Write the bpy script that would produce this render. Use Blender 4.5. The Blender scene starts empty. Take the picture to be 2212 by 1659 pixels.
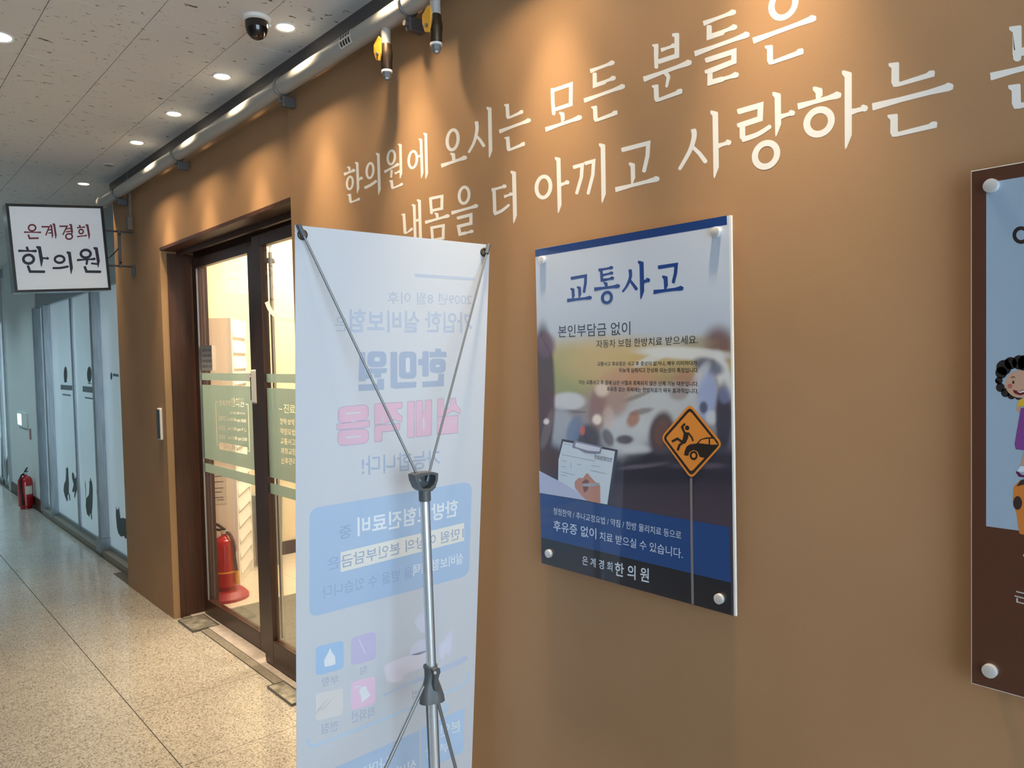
import bpy, bmesh, math, random
import numpy as np
from mathutils import Vector, Matrix

# ---------------------------------------------------------------- camera, world, light
FPX, CX, CY, H = 1652.52, 1106.0, 829.5, 1.46
ROT = np.array([[-0.658666054589012, -0.752094865996358, -0.02263495248647928],
                [0.013005609859855516, -0.04145744328773044, 0.9990556213285715],
                [0.7523229909050487, -0.6577496430542286, -0.03708806300842607]])   # right, up, forward
CAMPOS = np.array([0.0, 0.0, H])
scene = bpy.context.scene
cam = bpy.data.cameras.new('camera'); cam.sensor_width = 36.0; cam.lens = FPX / 2212 * 36.0
cam.clip_start = 0.02; cam.clip_end = 100
cam_ob = bpy.data.objects.new('camera', cam); scene.collection.objects.link(cam_ob)
cam_ob.matrix_world = Matrix((
    (ROT[0][0], ROT[1][0], -ROT[2][0], 0), (ROT[0][1], ROT[1][1], -ROT[2][1], 0),
    (ROT[0][2], ROT[1][2], -ROT[2][2], H), (0, 0, 0, 1)))
scene.camera = cam_ob
world = bpy.data.worlds.new('world'); scene.world = world; world.use_nodes = True
bg = world.node_tree.nodes['Background']
bg.inputs[0].default_value = (0.68, 0.86, 1.0, 1); bg.inputs[1].default_value = 5.6
scene.view_settings.view_transform = 'Standard'; scene.view_settings.look = 'None'
scene.view_settings.exposure = 0.12; scene.view_settings.gamma = 1.0
scene.view_settings.use_curve_mapping = False

WARM = (1.0, 0.77, 0.48); COOL = (0.62, 0.90, 1.0)
P_WARM, P_SPILL, P_COOL, P_ROOM = 88.0, 22.0, 72.0, 60.0

W_MAIN, W_DOOR, W_FAR, CEIL = -1.358, -1.367, -1.48, 2.63

# ---------------------------------------------------------------- pixel helpers
def ray(x, y):
    return ROT.T @ np.array([(x - CX) / FPX, -(y - CY) / FPX, 1.0])
def on_plane(x, y, P0, N):
    d = ray(x, y); P0 = np.array(P0, float); N = np.array(N, float)
    return CAMPOS + d * (((P0 - CAMPOS) @ N) / (d @ N))
def onY(x, y, Y): return on_plane(x, y, (0, Y, 0), (0, 1, 0))
def onX(x, y, X): return on_plane(x, y, (X, 0, 0), (1, 0, 0))
def onZ(x, y, Z=0.0): return on_plane(x, y, (0, 0, Z), (0, 0, 1))
def project(p):
    c = ROT @ (np.array(p, float) - CAMPOS)
    return np.array([CX + FPX * c[0] / c[2], CY - FPX * c[1] / c[2]])

# ---------------------------------------------------------------- materials
def lin(c):
    return tuple(((v / 255) / 12.92 if v / 255 <= 0.04045 else ((v / 255 + 0.055) / 1.055) ** 2.4) for v in c)
def alb(c, k=0.62):
    return tuple(min(0.88, v / k) for v in lin(c))
def nodes(name):
    m = bpy.data.materials.new(name); m.use_nodes = True
    nt = m.node_tree; b = nt.nodes['Principled BSDF']
    return m, nt, b
def mat(name, color, rough=0.5, metal=0.0, spec=0.5, emit=None, emit_s=0.0, coat=0.0):
    m, nt, b = nodes(name)
    b.inputs['Base Color'].default_value = (*color, 1); b.inputs['Roughness'].default_value = rough
    b.inputs['Metallic'].default_value = metal; b.inputs['Specular IOR Level'].default_value = spec
    b.inputs['Coat Weight'].default_value = coat
    if emit:
        b.inputs['Emission Color'].default_value = (*emit, 1); b.inputs['Emission Strength'].default_value = emit_s
    return m
def noisy(name, c1, c2, scale, rough=0.5, metal=0.0, detail=4, bump=0.0, stretch=None, lo=0.35, hi=0.65, spec=0.5, bscale=None):
    m, nt, b = nodes(name)
    tc = nt.nodes.new('ShaderNodeTexCoord'); mp = nt.nodes.new('ShaderNodeMapping')
    geo = nt.nodes.new('ShaderNodeNewGeometry')
    nt.links.new(geo.outputs['Position'], mp.inputs['Vector'])
    if stretch: mp.inputs['Scale'].default_value = stretch
    n = nt.nodes.new('ShaderNodeTexNoise'); n.inputs['Scale'].default_value = scale; n.inputs['Detail'].default_value = detail
    nt.links.new(mp.outputs['Vector'], n.inputs['Vector'])
    r = nt.nodes.new('ShaderNodeValToRGB')
    r.color_ramp.elements[0].position = lo; r.color_ramp.elements[1].position = hi
    r.color_ramp.elements[0].color = (*c1, 1); r.color_ramp.elements[1].color = (*c2, 1)
    nt.links.new(n.outputs['Fac'], r.inputs['Fac']); nt.links.new(r.outputs['Color'], b.inputs['Base Color'])
    b.inputs['Roughness'].default_value = rough; b.inputs['Metallic'].default_value = metal
    b.inputs['Specular IOR Level'].default_value = spec
    if bump:
        n2 = nt.nodes.new('ShaderNodeTexNoise'); n2.inputs['Scale'].default_value = bscale or scale * 2; n2.inputs['Detail'].default_value = 3
        nt.links.new(mp.outputs['Vector'], n2.inputs['Vector'])
        bp = nt.nodes.new('ShaderNodeBump'); bp.inputs['Strength'].default_value = bump; bp.inputs['Distance'].default_value = 0.002
        nt.links.new(n2.outputs['Fac'], bp.inputs['Height']); nt.links.new(bp.outputs['Normal'], b.inputs['Normal'])
    return m
def glass_mat(name, tint=(1, 1, 1), gloss=0.09, rough=0.02):
    m = bpy.data.materials.new(name); m.use_nodes = True; nt = m.node_tree; nt.nodes.clear()
    o = nt.nodes.new('ShaderNodeOutputMaterial'); t = nt.nodes.new('ShaderNodeBsdfTransparent')
    g = nt.nodes.new('ShaderNodeBsdfGlossy'); mx = nt.nodes.new('ShaderNodeMixShader')
    lw = nt.nodes.new('ShaderNodeLayerWeight'); lw.inputs['Blend'].default_value = 0.25
    mu = nt.nodes.new('ShaderNodeMath'); mu.operation = 'MULTIPLY_ADD'; mu.inputs[1].default_value = 0.45; mu.inputs[2].default_value = gloss * 0.3
    t.inputs['Color'].default_value = (*tint, 1); g.inputs['Roughness'].default_value = rough
    nt.links.new(lw.outputs['Fresnel'], mu.inputs[0]); nt.links.new(mu.outputs[0], mx.inputs['Fac'])
    nt.links.new(t.outputs[0], mx.inputs[1]); nt.links.new(g.outputs[0], mx.inputs[2]); nt.links.new(mx.outputs[0], o.inputs['Surface'])
    return m
def translucent_mat(name, color, frac=0.4, rough=0.5, transp=0.0):
    m, nt, b = nodes(name)
    b.inputs['Base Color'].default_value = (*color, 1); b.inputs['Roughness'].default_value = rough
    t = nt.nodes.new('ShaderNodeBsdfTranslucent'); t.inputs['Color'].default_value = (*color, 1)
    mx = nt.nodes.new('ShaderNodeMixShader'); mx.inputs['Fac'].default_value = frac
    out = nt.nodes['Material Output']
    nt.links.new(b.outputs[0], mx.inputs[1]); nt.links.new(t.outputs[0], mx.inputs[2])
    last = mx
    if transp:
        tr = nt.nodes.new('ShaderNodeBsdfTransparent'); mx2 = nt.nodes.new('ShaderNodeMixShader'); mx2.inputs['Fac'].default_value = transp
        nt.links.new(mx.outputs[0], mx2.inputs[1]); nt.links.new(tr.outputs[0], mx2.inputs[2]); last = mx2
    nt.links.new(last.outputs[0], out.inputs['Surface'])
    return m
def attr_mat(name, rough=0.4, spec=0.5, coat=0.0):
    m, nt, b = nodes(name)
    a = nt.nodes.new('ShaderNodeAttribute'); a.attribute_name = 'Col'
    nt.links.new(a.outputs['Color'], b.inputs['Base Color'])
    b.inputs['Roughness'].default_value = rough; b.inputs['Specular IOR Level'].default_value = spec
    b.inputs['Coat Weight'].default_value = coat; b.inputs['Coat Roughness'].default_value = 0.03
    return m
def granite(name):
    m, nt, b = nodes(name)
    geo = nt.nodes.new('ShaderNodeNewGeometry')
    v = nt.nodes.new('ShaderNodeTexVoronoi'); v.inputs['Scale'].default_value = 190; v.inputs['Randomness'].default_value = 1
    n = nt.nodes.new('ShaderNodeTexNoise'); n.inputs['Scale'].default_value = 120; n.inputs['Detail'].default_value = 5; n.inputs['Roughness'].default_value = 0.7
    n3 = nt.nodes.new('ShaderNodeTexNoise'); n3.inputs['Scale'].default_value = 3; n3.inputs['Detail'].default_value = 3
    for t in (v, n, n3): nt.links.new(geo.outputs['Position'], t.inputs['Vector'])
    sep = nt.nodes.new('ShaderNodeSeparateColor'); nt.links.new(v.outputs['Color'], sep.inputs[0])
    mixv = nt.nodes.new('ShaderNodeMath'); mixv.operation = 'MULTIPLY_ADD'; mixv.inputs[1].default_value = 0.45
    nt.links.new(sep.outputs[0], mixv.inputs[0])
    nn = nt.nodes.new('ShaderNodeMath'); nn.operation = 'MULTIPLY'; nn.inputs[1].default_value = 0.62; nt.links.new(n.outputs['Fac'], nn.inputs[0])
    nt.links.new(nn.outputs[0], mixv.inputs[2])
    r = nt.nodes.new('ShaderNodeValToRGB'); e = r.color_ramp.elements
    e[0].position = 0.26; e[0].color = (0.16, 0.135, 0.11, 1); e[1].position = 0.8; e[1].color = (0.62, 0.57, 0.50, 1)
    k = e.new(0.42); k.color = (0.40, 0.36, 0.31, 1); k = e.new(0.56); k.color = (0.50, 0.46, 0.40, 1)
    nt.links.new(mixv.outputs[0], r.inputs['Fac'])
    hs = nt.nodes.new('ShaderNodeMixRGB'); hs.blend_type = 'MULTIPLY'; hs.inputs['Fac'].default_value = 0.25
    nt.links.new(r.outputs['Color'], hs.inputs[1]); nt.links.new(n3.outputs['Fac'], hs.inputs[2])
    nt.links.new(hs.outputs[0], b.inputs['Base Color'])
    b.inputs['Roughness'].default_value = 0.16; b.inputs['Specular IOR Level'].default_value = 0.55
    return m
def ceiling_mat(name):
    m, nt, b = nodes(name)
    geo = nt.nodes.new('ShaderNodeNewGeometry')
    mp = nt.nodes.new('ShaderNodeMapping'); mp.inputs['Scale'].default_value = (70, 26, 1); mp.inputs['Rotation'].default_value = (0, 0, 0.5)
    nt.links.new(geo.outputs['Position'], mp.inputs['Vector'])
    n = nt.nodes.new('ShaderNodeTexNoise'); n.inputs['Scale'].default_value = 1.0; n.inputs['Detail'].default_value = 3; n.inputs['Distortion'].default_value = 0.8
    nt.links.new(mp.outputs['Vector'], n.inputs['Vector'])
    r = nt.nodes.new('ShaderNodeValToRGB'); e = r.color_ramp.elements
    e[0].position = 0.295; e[0].color = (0.12, 0.10, 0.09, 1); e[1].position = 0.345; e[1].color = (0.72, 0.73, 0.75, 1)
    nt.links.new(n.outputs['Fac'], r.inputs['Fac']); nt.links.new(r.outputs['Color'], b.inputs['Base Color'])
    b.inputs['Roughness'].default_value = 0.9; b.inputs['Specular IOR Level'].default_value = 0.1
    return m
def wood_mat(name, c1, c2, rough=0.45):
    return noisy(name, c1, c2, 6.0, rough=rough, detail=6, stretch=(14, 14, 0.7), lo=0.3, hi=0.7, bump=0.05, bscale=60)

M = {}
M['wall'] = noisy('tan wall paint', (0.365, 0.211, 0.108), (0.39, 0.228, 0.119), 3.0, rough=0.62, bump=0.06, bscale=260, spec=0.3)
M['wall_lit'] = mat('tan reveal paint', (0.36, 0.222, 0.112), 0.6, spec=0.3)
M['letter'] = mat('white vinyl', (0.80, 0.79, 0.77), 0.45)
M['granite'] = granite('beige granite'); M['grout'] = mat('dark grout', (0.10, 0.085, 0.07), 0.8)
M['ceil'] = ceiling_mat('fissured ceiling board'); M['ceil_gap'] = mat('ceiling joint', (0.12, 0.11, 0.10), 0.9)
M['wood'] = wood_mat('dark brown wood', (0.045, 0.016, 0.008), (0.075, 0.027, 0.013))
M['wood2'] = wood_mat('dark door wood', (0.035, 0.013, 0.008), (0.055, 0.021, 0.012), 0.35)
M['glass'] = glass_mat('clear glass'); M['film'] = translucent_mat('green frosted film', (0.28, 0.40, 0.38), 0.40, 0.35, 0.06)
M['cream'] = translucent_mat('cream painted reflection', (0.88, 0.86, 0.74), 0.6, 0.5)
M['pink_stone'] = noisy('pale threshold stone', (0.42, 0.36, 0.33), (0.52, 0.45, 0.41), 25, rough=0.3)
M['grey_stone'] = noisy('grey threshold stone', (0.17, 0.15, 0.12), (0.24, 0.21, 0.17), 60, rough=0.5)
M['steel'] = noisy('brushed steel', (0.36, 0.40, 0.42), (0.50, 0.54, 0.56), 4, rough=0.3, metal=0.9, stretch=(40, 40, 1))
M['plate'] = noisy('worn floor plate', (0.30, 0.28, 0.22), (0.60, 0.56, 0.48), 25, rough=0.35, metal=0.6, detail=6)
M['chrome'] = mat('chrome', (0.62, 0.66, 0.70), 0.18, 1.0)
M['alu'] = mat('satin aluminium', (0.72, 0.72, 0.71), 0.35, 0.45)
M['pipe'] = mat('grey painted pipe', (0.38, 0.38, 0.37), 0.45, spec=0.5)
M['grey_metal'] = mat('grey clamp steel', (0.14, 0.14, 0.145), 0.4, 0.6)
M['brass'] = mat('brown bronze valve', (0.06, 0.038, 0.022), 0.4, 0.5)
M['yellow'] = mat('yellow plastic', (0.75, 0.36, 0.03), 0.45)
M['white'] = mat('white plastic', (0.78, 0.78, 0.76), 0.4); M['black'] = mat('black plastic', (0.012, 0.012, 0.014), 0.3)
M['dome'] = mat('smoked dome', (0.004, 0.004, 0.006), 0.05, spec=0.8)
M['lamp'] = mat('warm lamp', (1, 1, 1), 0.5, emit=(1.0, 0.86, 0.62), emit_s=14.0)
M['lamp_cool'] = mat('cool lamp', (1, 1, 1), 0.5, emit=(0.75, 0.95, 1.0), emit_s=18.0)
M['lamp_room'] = mat('room lamp panel', (1, 1, 1), 0.5, emit=(1.0, 0.88, 0.68), emit_s=4.0)
M['lamp_off'] = mat('unlit sensor', (0.35, 0.34, 0.32), 0.6)
M['trim'] = mat('white lamp trim', (0.70, 0.69, 0.66), 0.5)
M['reflector'] = mat('lamp reflector', (0.8, 0.76, 0.68), 0.25, 0.6)
M['darkgrey'] = mat('dark grey plastic', (0.085, 0.095, 0.105), 0.4)
M['rod'] = mat('grey rod', (0.23, 0.255, 0.275), 0.32, 0.5)
M['tube'] = mat('silver tube', (0.66, 0.71, 0.76), 0.24, 0.6)
M['banner'] = translucent_mat('translucent banner fabric', (0.70, 0.75, 0.83), 0.22, 0.5)
M['print'] = attr_mat('matte print', 0.5, 0.3); M['poster'] = attr_mat('glossy print', 0.35, 0.5, 0.8)
M['acrylic'] = mat('acrylic edge', (0.80, 0.79, 0.74), 0.15, spec=0.6)
M['brown'] = mat('brown board', (0.085, 0.028, 0.013), 0.3, coat=0.7)
M['sign_face'] = mat('backlit sign face', (0.70, 0.76, 0.82), 0.4, emit=(0.72, 0.84, 1.0), emit_s=0.12)
M['red_text'] = mat('maroon lettering', (0.17, 0.012, 0.03), 0.5); M['navy_text'] = mat('navy lettering', (0.018, 0.02, 0.055), 0.5)
M['red'] = mat('red enamel', (0.42, 0.008, 0.012), 0.25, coat=0.5); M['red_base'] = mat('red plastic base', (0.33, 0.018, 0.03), 0.45)
M['rubber'] = mat('black rubber', (0.012, 0.010, 0.010), 0.5); M['paper'] = mat('white paper', (0.74, 0.74, 0.70), 0.7)
M['label'] = mat('cream label', (0.70, 0.66, 0.55), 0.6)
M['cream_wall'] = mat('cream interior wall', (0.80, 0.70, 0.50), 0.7); M['cream_floor'] = mat('cream interior tile', (0.66, 0.58, 0.46), 0.25)
M['mat'] = noisy('grey green carpet mat', (0.10, 0.095, 0.07), (0.20, 0.185, 0.14), 160, rough=0.95, bump=0.4)
M['cab'] = mat('white cabinet', (0.86, 0.84, 0.79), 0.45); M['bin'] = mat('grey bin', (0.30, 0.30, 0.27), 0.5)
M['brown_base'] = mat('brown skirting', (0.05, 0.018, 0.012), 0.45)
M['far_white'] = mat('far white wall', (0.66, 0.70, 0.70), 0.5); M['far_glass'] = noisy('frosted shop glass', (0.52, 0.62, 0.66), (0.58, 0.67, 0.71), 1.5, rough=0.22, spec=0.6)
_b = M['far_glass'].node_tree.nodes['Principled BSDF']; _b.inputs['Emission Color'].default_value = (0.62, 0.85, 1.0, 1); _b.inputs['Emission Strength'].default_value = 0.15   # lit from inside the shop
M['far_steel'] = noisy('shopfront steel', (0.24, 0.28, 0.31), (0.34, 0.38, 0.41), 5, rough=0.3, metal=0.8, stretch=(30, 30, 1))
M['decal'] = mat('dark decal', (0.012, 0.022, 0.024), 0.4); M['decal_grey'] = mat('grey decal', (0.14, 0.19, 0.21), 0.5)
M['opp'] = mat('opposite dark wall', (0.30, 0.28, 0.27), 0.6); M['conduit'] = mat('tan conduit', (0.20, 0.16, 0.12), 0.5)
M['grey_paper'] = mat('grey notice', (0.36, 0.36, 0.38), 0.6); M['ink'] = mat('black ink', (0.02, 0.02, 0.025), 0.6)

# ---------------------------------------------------------------- mesh helpers
ORG = {}
col = scene.collection
def empty(name, loc, label, cat, group=None, kind=None):
    o = bpy.data.objects.new(name, None); col.objects.link(o); o.location = loc; o.empty_display_size = 0.1
    ORG[o] = np.array(loc, float); tag(o, label, cat, group, kind); return o
def tag(o, label=None, cat=None, group=None, kind=None):
    if label: o['label'] = label
    if cat: o['category'] = cat
    if group: o['group'] = group
    if kind: o['kind'] = kind
    return o
class MB:
    def __init__(s): s.v = []; s.f = []; s.c = []; s.cur = (1, 1, 1)
    def add(s, v, f):
        n = len(s.v); s.v += [tuple(map(float, p)) for p in v]; s.f += [tuple(i + n for i in q) for q in f]; s.c += [s.cur] * len(v); return s
    def box(s, lo, hi):
        x0, y0, z0 = lo; x1, y1, z1 = hi
        return s.add([(x0,y0,z0),(x1,y0,z0),(x1,y1,z0),(x0,y1,z0),(x0,y0,z1),(x1,y0,z1),(x1,y1,z1),(x0,y1,z1)],
                     [(0,3,2,1),(4,5,6,7),(0,1,5,4),(1,2,6,5),(2,3,7,6),(3,0,4,7)])
    def cyl(s, p0, p1, r0, r1=None, n=20, caps=True):
        r1 = r0 if r1 is None else r1
        p0 = np.array(p0, float); p1 = np.array(p1, float); d = p1 - p0; d /= np.linalg.norm(d)
        a = np.cross(d, (0, 0, 1) if abs(d[2]) < 0.9 else (1, 0, 0)); a /= np.linalg.norm(a); b = np.cross(d, a)
        v = []
        for p, r in ((p0, r0), (p1, r1)):
            v += [p + r * (math.cos(2*math.pi*i/n) * a + math.sin(2*math.pi*i/n) * b) for i in range(n)]
        f = [(i, (i+1) % n, n + (i+1) % n, n + i) for i in range(n)]
        if caps: f += [tuple(range(n))[::-1], tuple(range(n, 2*n))]
        return s.add(v, f)
    def lathe(s, prof, base=(0,0,0), n=32):
        bx, by, bz = base; v = []; f = []
        for r, z in prof: v += [(bx + r*math.cos(2*math.pi*i/n), by + r*math.sin(2*math.pi*i/n), bz + z) for i in range(n)]
        for k in range(len(prof)-1):
            f += [(k*n+i, k*n+(i+1) % n, (k+1)*n+(i+1) % n, (k+1)*n+i) for i in range(n)]
        f += [tuple(range(n))[::-1], tuple(range((len(prof)-1)*n, len(prof)*n))]
        return s.add(v, f)
    def tube(s, pts, r, n=10):
        pts = [np.array(p, float) for p in pts]; v = []; f = []; prev = None
        for k, p in enumerate(pts):
            d = pts[min(k+1, len(pts)-1)] - pts[max(k-1, 0)]; d /= np.linalg.norm(d)
            a = prev if prev is not None else np.cross(d, (0,0,1) if abs(d[2]) < 0.9 else (1,0,0))
            a = a - d*(a @ d); a /= np.linalg.norm(a); prev = a; b = np.cross(d, a)
            rr = r[k] if isinstance(r, (list, tuple)) else r
            v += [p + rr*(math.cos(2*math.pi*i/n)*a + math.sin(2*math.pi*i/n)*b) for i in range(n)]
        for k in range(len(pts)-1):
            f += [(k*n+i, k*n+(i+1) % n, (k+1)*n+(i+1) % n, (k+1)*n+i) for i in range(n)]
        f += [tuple(range(n))[::-1], tuple(range((len(pts)-1)*n, len(pts)*n))]
        return s.add(v, f)
    def poly(s, pts): return s.add(pts, [tuple(range(len(pts)))])
    def prism(s, pts, ext):
        n = len(pts); e = np.array(ext, float); pts = [np.array(p, float) for p in pts]
        return s.add(pts + [p + e for p in pts], [tuple(range(n))[::-1], tuple(range(n, 2*n))] + [(i, (i+1) % n, n+(i+1) % n, n+i) for i in range(n)])
    def build(s, name, m, parent=None, smooth=False, bevel=0.0, origin=None, attr=False, recalc=True):
        if parent is not None: org = ORG[parent]
        elif origin is not None: org = np.array(origin, float)
        else:
            a = np.array(s.v); org = np.array([(a[:,0].min()+a[:,0].max())/2, (a[:,1].min()+a[:,1].max())/2, a[:,2].min()])
        me = bpy.data.meshes.new(name)
        me.from_pydata([(x-org[0], y-org[1], z-org[2]) for x, y, z in s.v], [], s.f)
        if attr:
            ca = me.color_attributes.new('Col', 'FLOAT_COLOR', 'POINT')
            ca.data.foreach_set('color', np.array([(*c, 1) for c in s.c], dtype=np.float32).ravel())
        if recalc or bevel:
            bm = bmesh.new(); bm.from_mesh(me)
            if recalc: bmesh.ops.recalc_face_normals(bm, faces=bm.faces)
            if bevel:
                ed = [e for e in bm.edges if len(e.link_faces) == 2 and e.calc_face_angle(0) > 0.7]
                bmesh.ops.bevel(bm, geom=ed, offset=bevel, segments=2, affect='EDGES', profile=0.5)
            bm.to_mesh(me); bm.free()
        me.materials.append(m)
        if smooth:
            me.polygons.foreach_set('use_smooth', [True]*len(me.polygons))
            try: me.set_sharp_from_angle(angle=0.6)
            except Exception: pass
        me.update()
        o = bpy.data.objects.new(name, me); col.objects.link(o)
        if parent is not None: o.parent = parent
        else: o.location = org
        ORG[o] = org
        return o
def rounded(pts, r, n=5):
    """round the corners of a 2-D polygon (list of xy)"""
    out = []; N = len(pts); pts = [np.array(p, float) for p in pts]
    for i in range(N):
        a, b, c = pts[i-1], pts[i], pts[(i+1) % N]
        da = (a-b)/np.linalg.norm(a-b); dc = (c-b)/np.linalg.norm(c-b)
        rr = min(r, np.linalg.norm(a-b)/2.1, np.linalg.norm(c-b)/2.1)
        p0 = b+da*rr; p1 = b+dc*rr
        for k in range(n+1):
            t = k/n; out.append((1-t)**2*p0 + 2*t*(1-t)*b + t*t*p1)
    return out

# ---------------------------------------------------------------- lettering
def offset_strip(pts, ws):
    pts = [np.array(p, float) for p in pts]; L = []; R_ = []
    for i, p in enumerate(pts):
        d0 = pts[i]-pts[i-1] if i else pts[1]-pts[0]; d1 = pts[i+1]-pts[i] if i < len(pts)-1 else d0
        d0 = d0/np.linalg.norm(d0); d1 = d1/np.linalg.norm(d1)
        n0 = np.array([-d0[1], d0[0]]); n1 = np.array([-d1[1], d1[0]]); n = n0+n1
        ln = np.linalg.norm(n); n = n/ln if ln > 1e-6 else n0
        k = 1/max(0.5, n @ n0); L.append(p + n*ws[i]/2*k); R_.append(p - n*ws[i]/2*k)
    return L, R_
def catmull(pts, per=6):
    P = [np.array(p, float) for p in pts]; out = []
    for i in range(len(P)-1):
        p0 = P[max(i-1, 0)]; p1 = P[i]; p2 = P[i+1]; p3 = P[min(i+2, len(P)-1)]
        for k in range(per):
            t = k/per; out.append(0.5*((2*p1)+(-p0+p2)*t+(2*p0-5*p1+4*p2-p3)*t*t+(-p0+3*p1-3*p2+p3)*t**3))
    return out+[P[-1]]
def glyph_polys(st):
    """strokes in picture pixels -> list of (verts2d, faces)"""
    out = []
    for s in st:
        k = s[0]
        if k == 'O':
            x0, y0, x1, y1, w = s[1:6]; sh = s[6] if len(s) > 6 else 0.0
            cx, cy, rx, ry = (x0+x1)/2, (y0+y1)/2, (x1-x0)/2, (y1-y0)/2; n = 36; v = []
            for rr in (0, w):
                for i in range(n):
                    a = 2*math.pi*i/n; yy = (ry-rr)*math.sin(a); v.append((cx+(rx-rr)*math.cos(a)-sh*yy, cy+yy - sh*0.6*(rx-rr)*math.cos(a)))
            out.append((v, [(i, (i+1) % n, n+(i+1) % n, n+i) for i in range(n)]))
        elif k in 'VH':
            x0, y0, x1, y1, w = s[1:6]; a = np.array([x0, y0], float); d = np.array([x1-x0, y1-y0], float); L = np.linalg.norm(d); d /= L
            n = np.array([d[1], -d[0]])
            if k == 'V':   # n points right for a downward stroke
                tl = min(2.0*w, 0.35*L)
                prof = [(0.0, -0.85), (0.45*w, -0.88), (0.95*w, -0.5), (L-0.3*tl, -0.48), (L, -0.42), (L-0.12*tl, -0.2), (L-tl, 0.5), (0.45*w, 0.5), (0.25*w, 0.42), (-0.02*w, -0.5)]
            else:          # n points up for a rightward stroke
                prof = [(0.05*w, 0.45), (L*0.35, 0.33), (L*0.7, 0.34), (L-1.1*w, 0.48), (L-0.62*w, 0.62), (L-0.1*w, 0.3), (L, 0.02), (L-0.25*w, -0.42), (L-0.8*w, -0.5), (L*0.7, -0.36), (L*0.35, -0.36), (0.0, -0.52), (-0.08*w, -0.4)]
            pts = [a + d*t + n*q*w for t, q in prof]
            out.append((pts, [tuple(range(len(pts)))]))
        elif k in 'SC':
            pts, w = s[1], s[2]; we = s[3] if len(s) > 3 else w
            n0 = len(pts)
            pts = catmull(pts) if k == 'C' else [np.array(p, float) for p in pts]
            e = (pts[-1]-pts[-2]); e /= np.linalg.norm(e); b = (pts[1]-pts[0]); b /= np.linalg.norm(b)
            mid = [q for q in pts[1:-1] if np.linalg.norm(q-pts[0]) > w*0.4 and np.linalg.norm(q-pts[-1]) > we*0.5]
            pts = [pts[0], pts[0]+b*w*0.22] + mid + [pts[-1]-e*we*0.3, pts[-1]]
            ws = [w + (we-w)*i/(len(pts)-1) for i in range(len(pts))]; ws[0] *= 0.72; ws[-1] *= 0.45
            L, R_ = offset_strip(pts, ws); m = len(pts)
            out.append((L+R_, [(i, i+1, m+i+1, m+i) for i in range(m-1)]))
        elif k == 'L':     # hooked head, elbow, flared end
            (x0, y0), (x1, y1), (x2, y2), w = s[1], s[2], s[3], s[4]; we = s[5] if len(s) > 5 else w
            a = np.array([x0, y0], float); b = np.array([x1, y1], float); c = np.array([x2, y2], float)
            d1 = (b-a)/np.linalg.norm(b-a); n1 = np.array([d1[1], -d1[0]]); d2 = (c-b)/np.linalg.norm(c-b); n2 = np.array([d2[1], -d2[0]])
            pts = [a-n1*0.85*w+d1*0.12*w, a+n1*0.38*w-d1*0.03*w, a+n1*0.5*w+d1*0.12*w, b+n1*0.5*w-d1*0.42*we+d2*0.0, b+n1*0.62*w-d1*0.34*we,
                   c-d2*1.3*we+n2*0.36*we, c-d2*0.75*we+n2*0.6*we, c-d2*0.12*we+n2*0.5*we, c+n2*0.25*we, c-d2*0.25*we-n2*0.4*we, b+d2*0.3*w-n2*0.46*we, b-n1*0.32*w-n2*0.42*we, b-n1*0.5*w-d1*0.2*w,
                   a-n1*0.48*w+d1*0.75*w, a-n1*0.85*w+d1*0.45*w]
            out.append((pts, [tuple(range(len(pts)))]))
    return out
def glyph(mb, st, origin, scale, plane, step=0.00003, base=0.00015):
    ox, oy = origin; P0, N = plane; N = np.array(N, float); P0 = np.array(P0, float)
    for i, (v, f) in enumerate(glyph_polys(st)):
        off = P0 + N*(base + step*i)
        mb.add([on_plane(ox+x/scale, oy+y/scale, off, N) for x, y in v], f)
def text_geo(body, bold=0.0):
    cu = bpy.data.curves.new('t', 'FONT'); cu.body = body; cu.offset = bold; cu.resolution_u = 3
    o = bpy.data.objects.new('t', cu); col.objects.link(o)
    dg = bpy.context.evaluated_depsgraph_get(); me = bpy.data.meshes.new_from_object(o.evaluated_get(dg))
    v = np.array([w.co[:2] for w in me.vertices]); f = [tuple(p.vertices) for p in me.polygons]
    bpy.data.objects.remove(o); bpy.data.curves.remove(cu); bpy.data.meshes.remove(me)
    return v, f
def text_px(mb, body, p0, p1, top, origin, scale, plane, bold=0.0, off=0.0006, fat=0.0):
    """fit text into the parallelogram whose bottom edge runs p0->p1 and whose left edge runs p0->top"""
    P0, N = plane; N = np.array(N, float); P0 = np.array(P0, float) + N*off*0.25
    q = [on_plane(origin[0]+a/scale, origin[1]+b/scale, P0, N) for a, b in (p0, p1, top)]
    v, f = text_geo(body, bold); lo = v.min(0); hi = v.max(0)
    uv = (v-lo)/(hi-lo)
    if not fat:
        mb.add([q[0] + (q[1]-q[0])*u + (q[2]-q[0])*w for u, w in uv], f); return
    eu = (q[1]-q[0])/np.linalg.norm(q[1]-q[0]); ev = (q[2]-q[0])/np.linalg.norm(q[2]-q[0])
    q = [q[0]+eu*fat+ev*fat, q[1]-eu*fat+ev*fat, q[2]+eu*fat-ev*fat]
    for k in range(9):
        a = 2*math.pi*k/8; r_ = 0.0 if k == 8 else fat
        sh = eu*r_*max(-1, min(1, 1.3*math.cos(a))) + ev*r_*max(-1, min(1, 1.3*math.sin(a))) + N*0.000006*k
        mb.add([q[0] + (q[1]-q[0])*u + (q[2]-q[0])*w + sh for u, w in uv], f)
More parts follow.
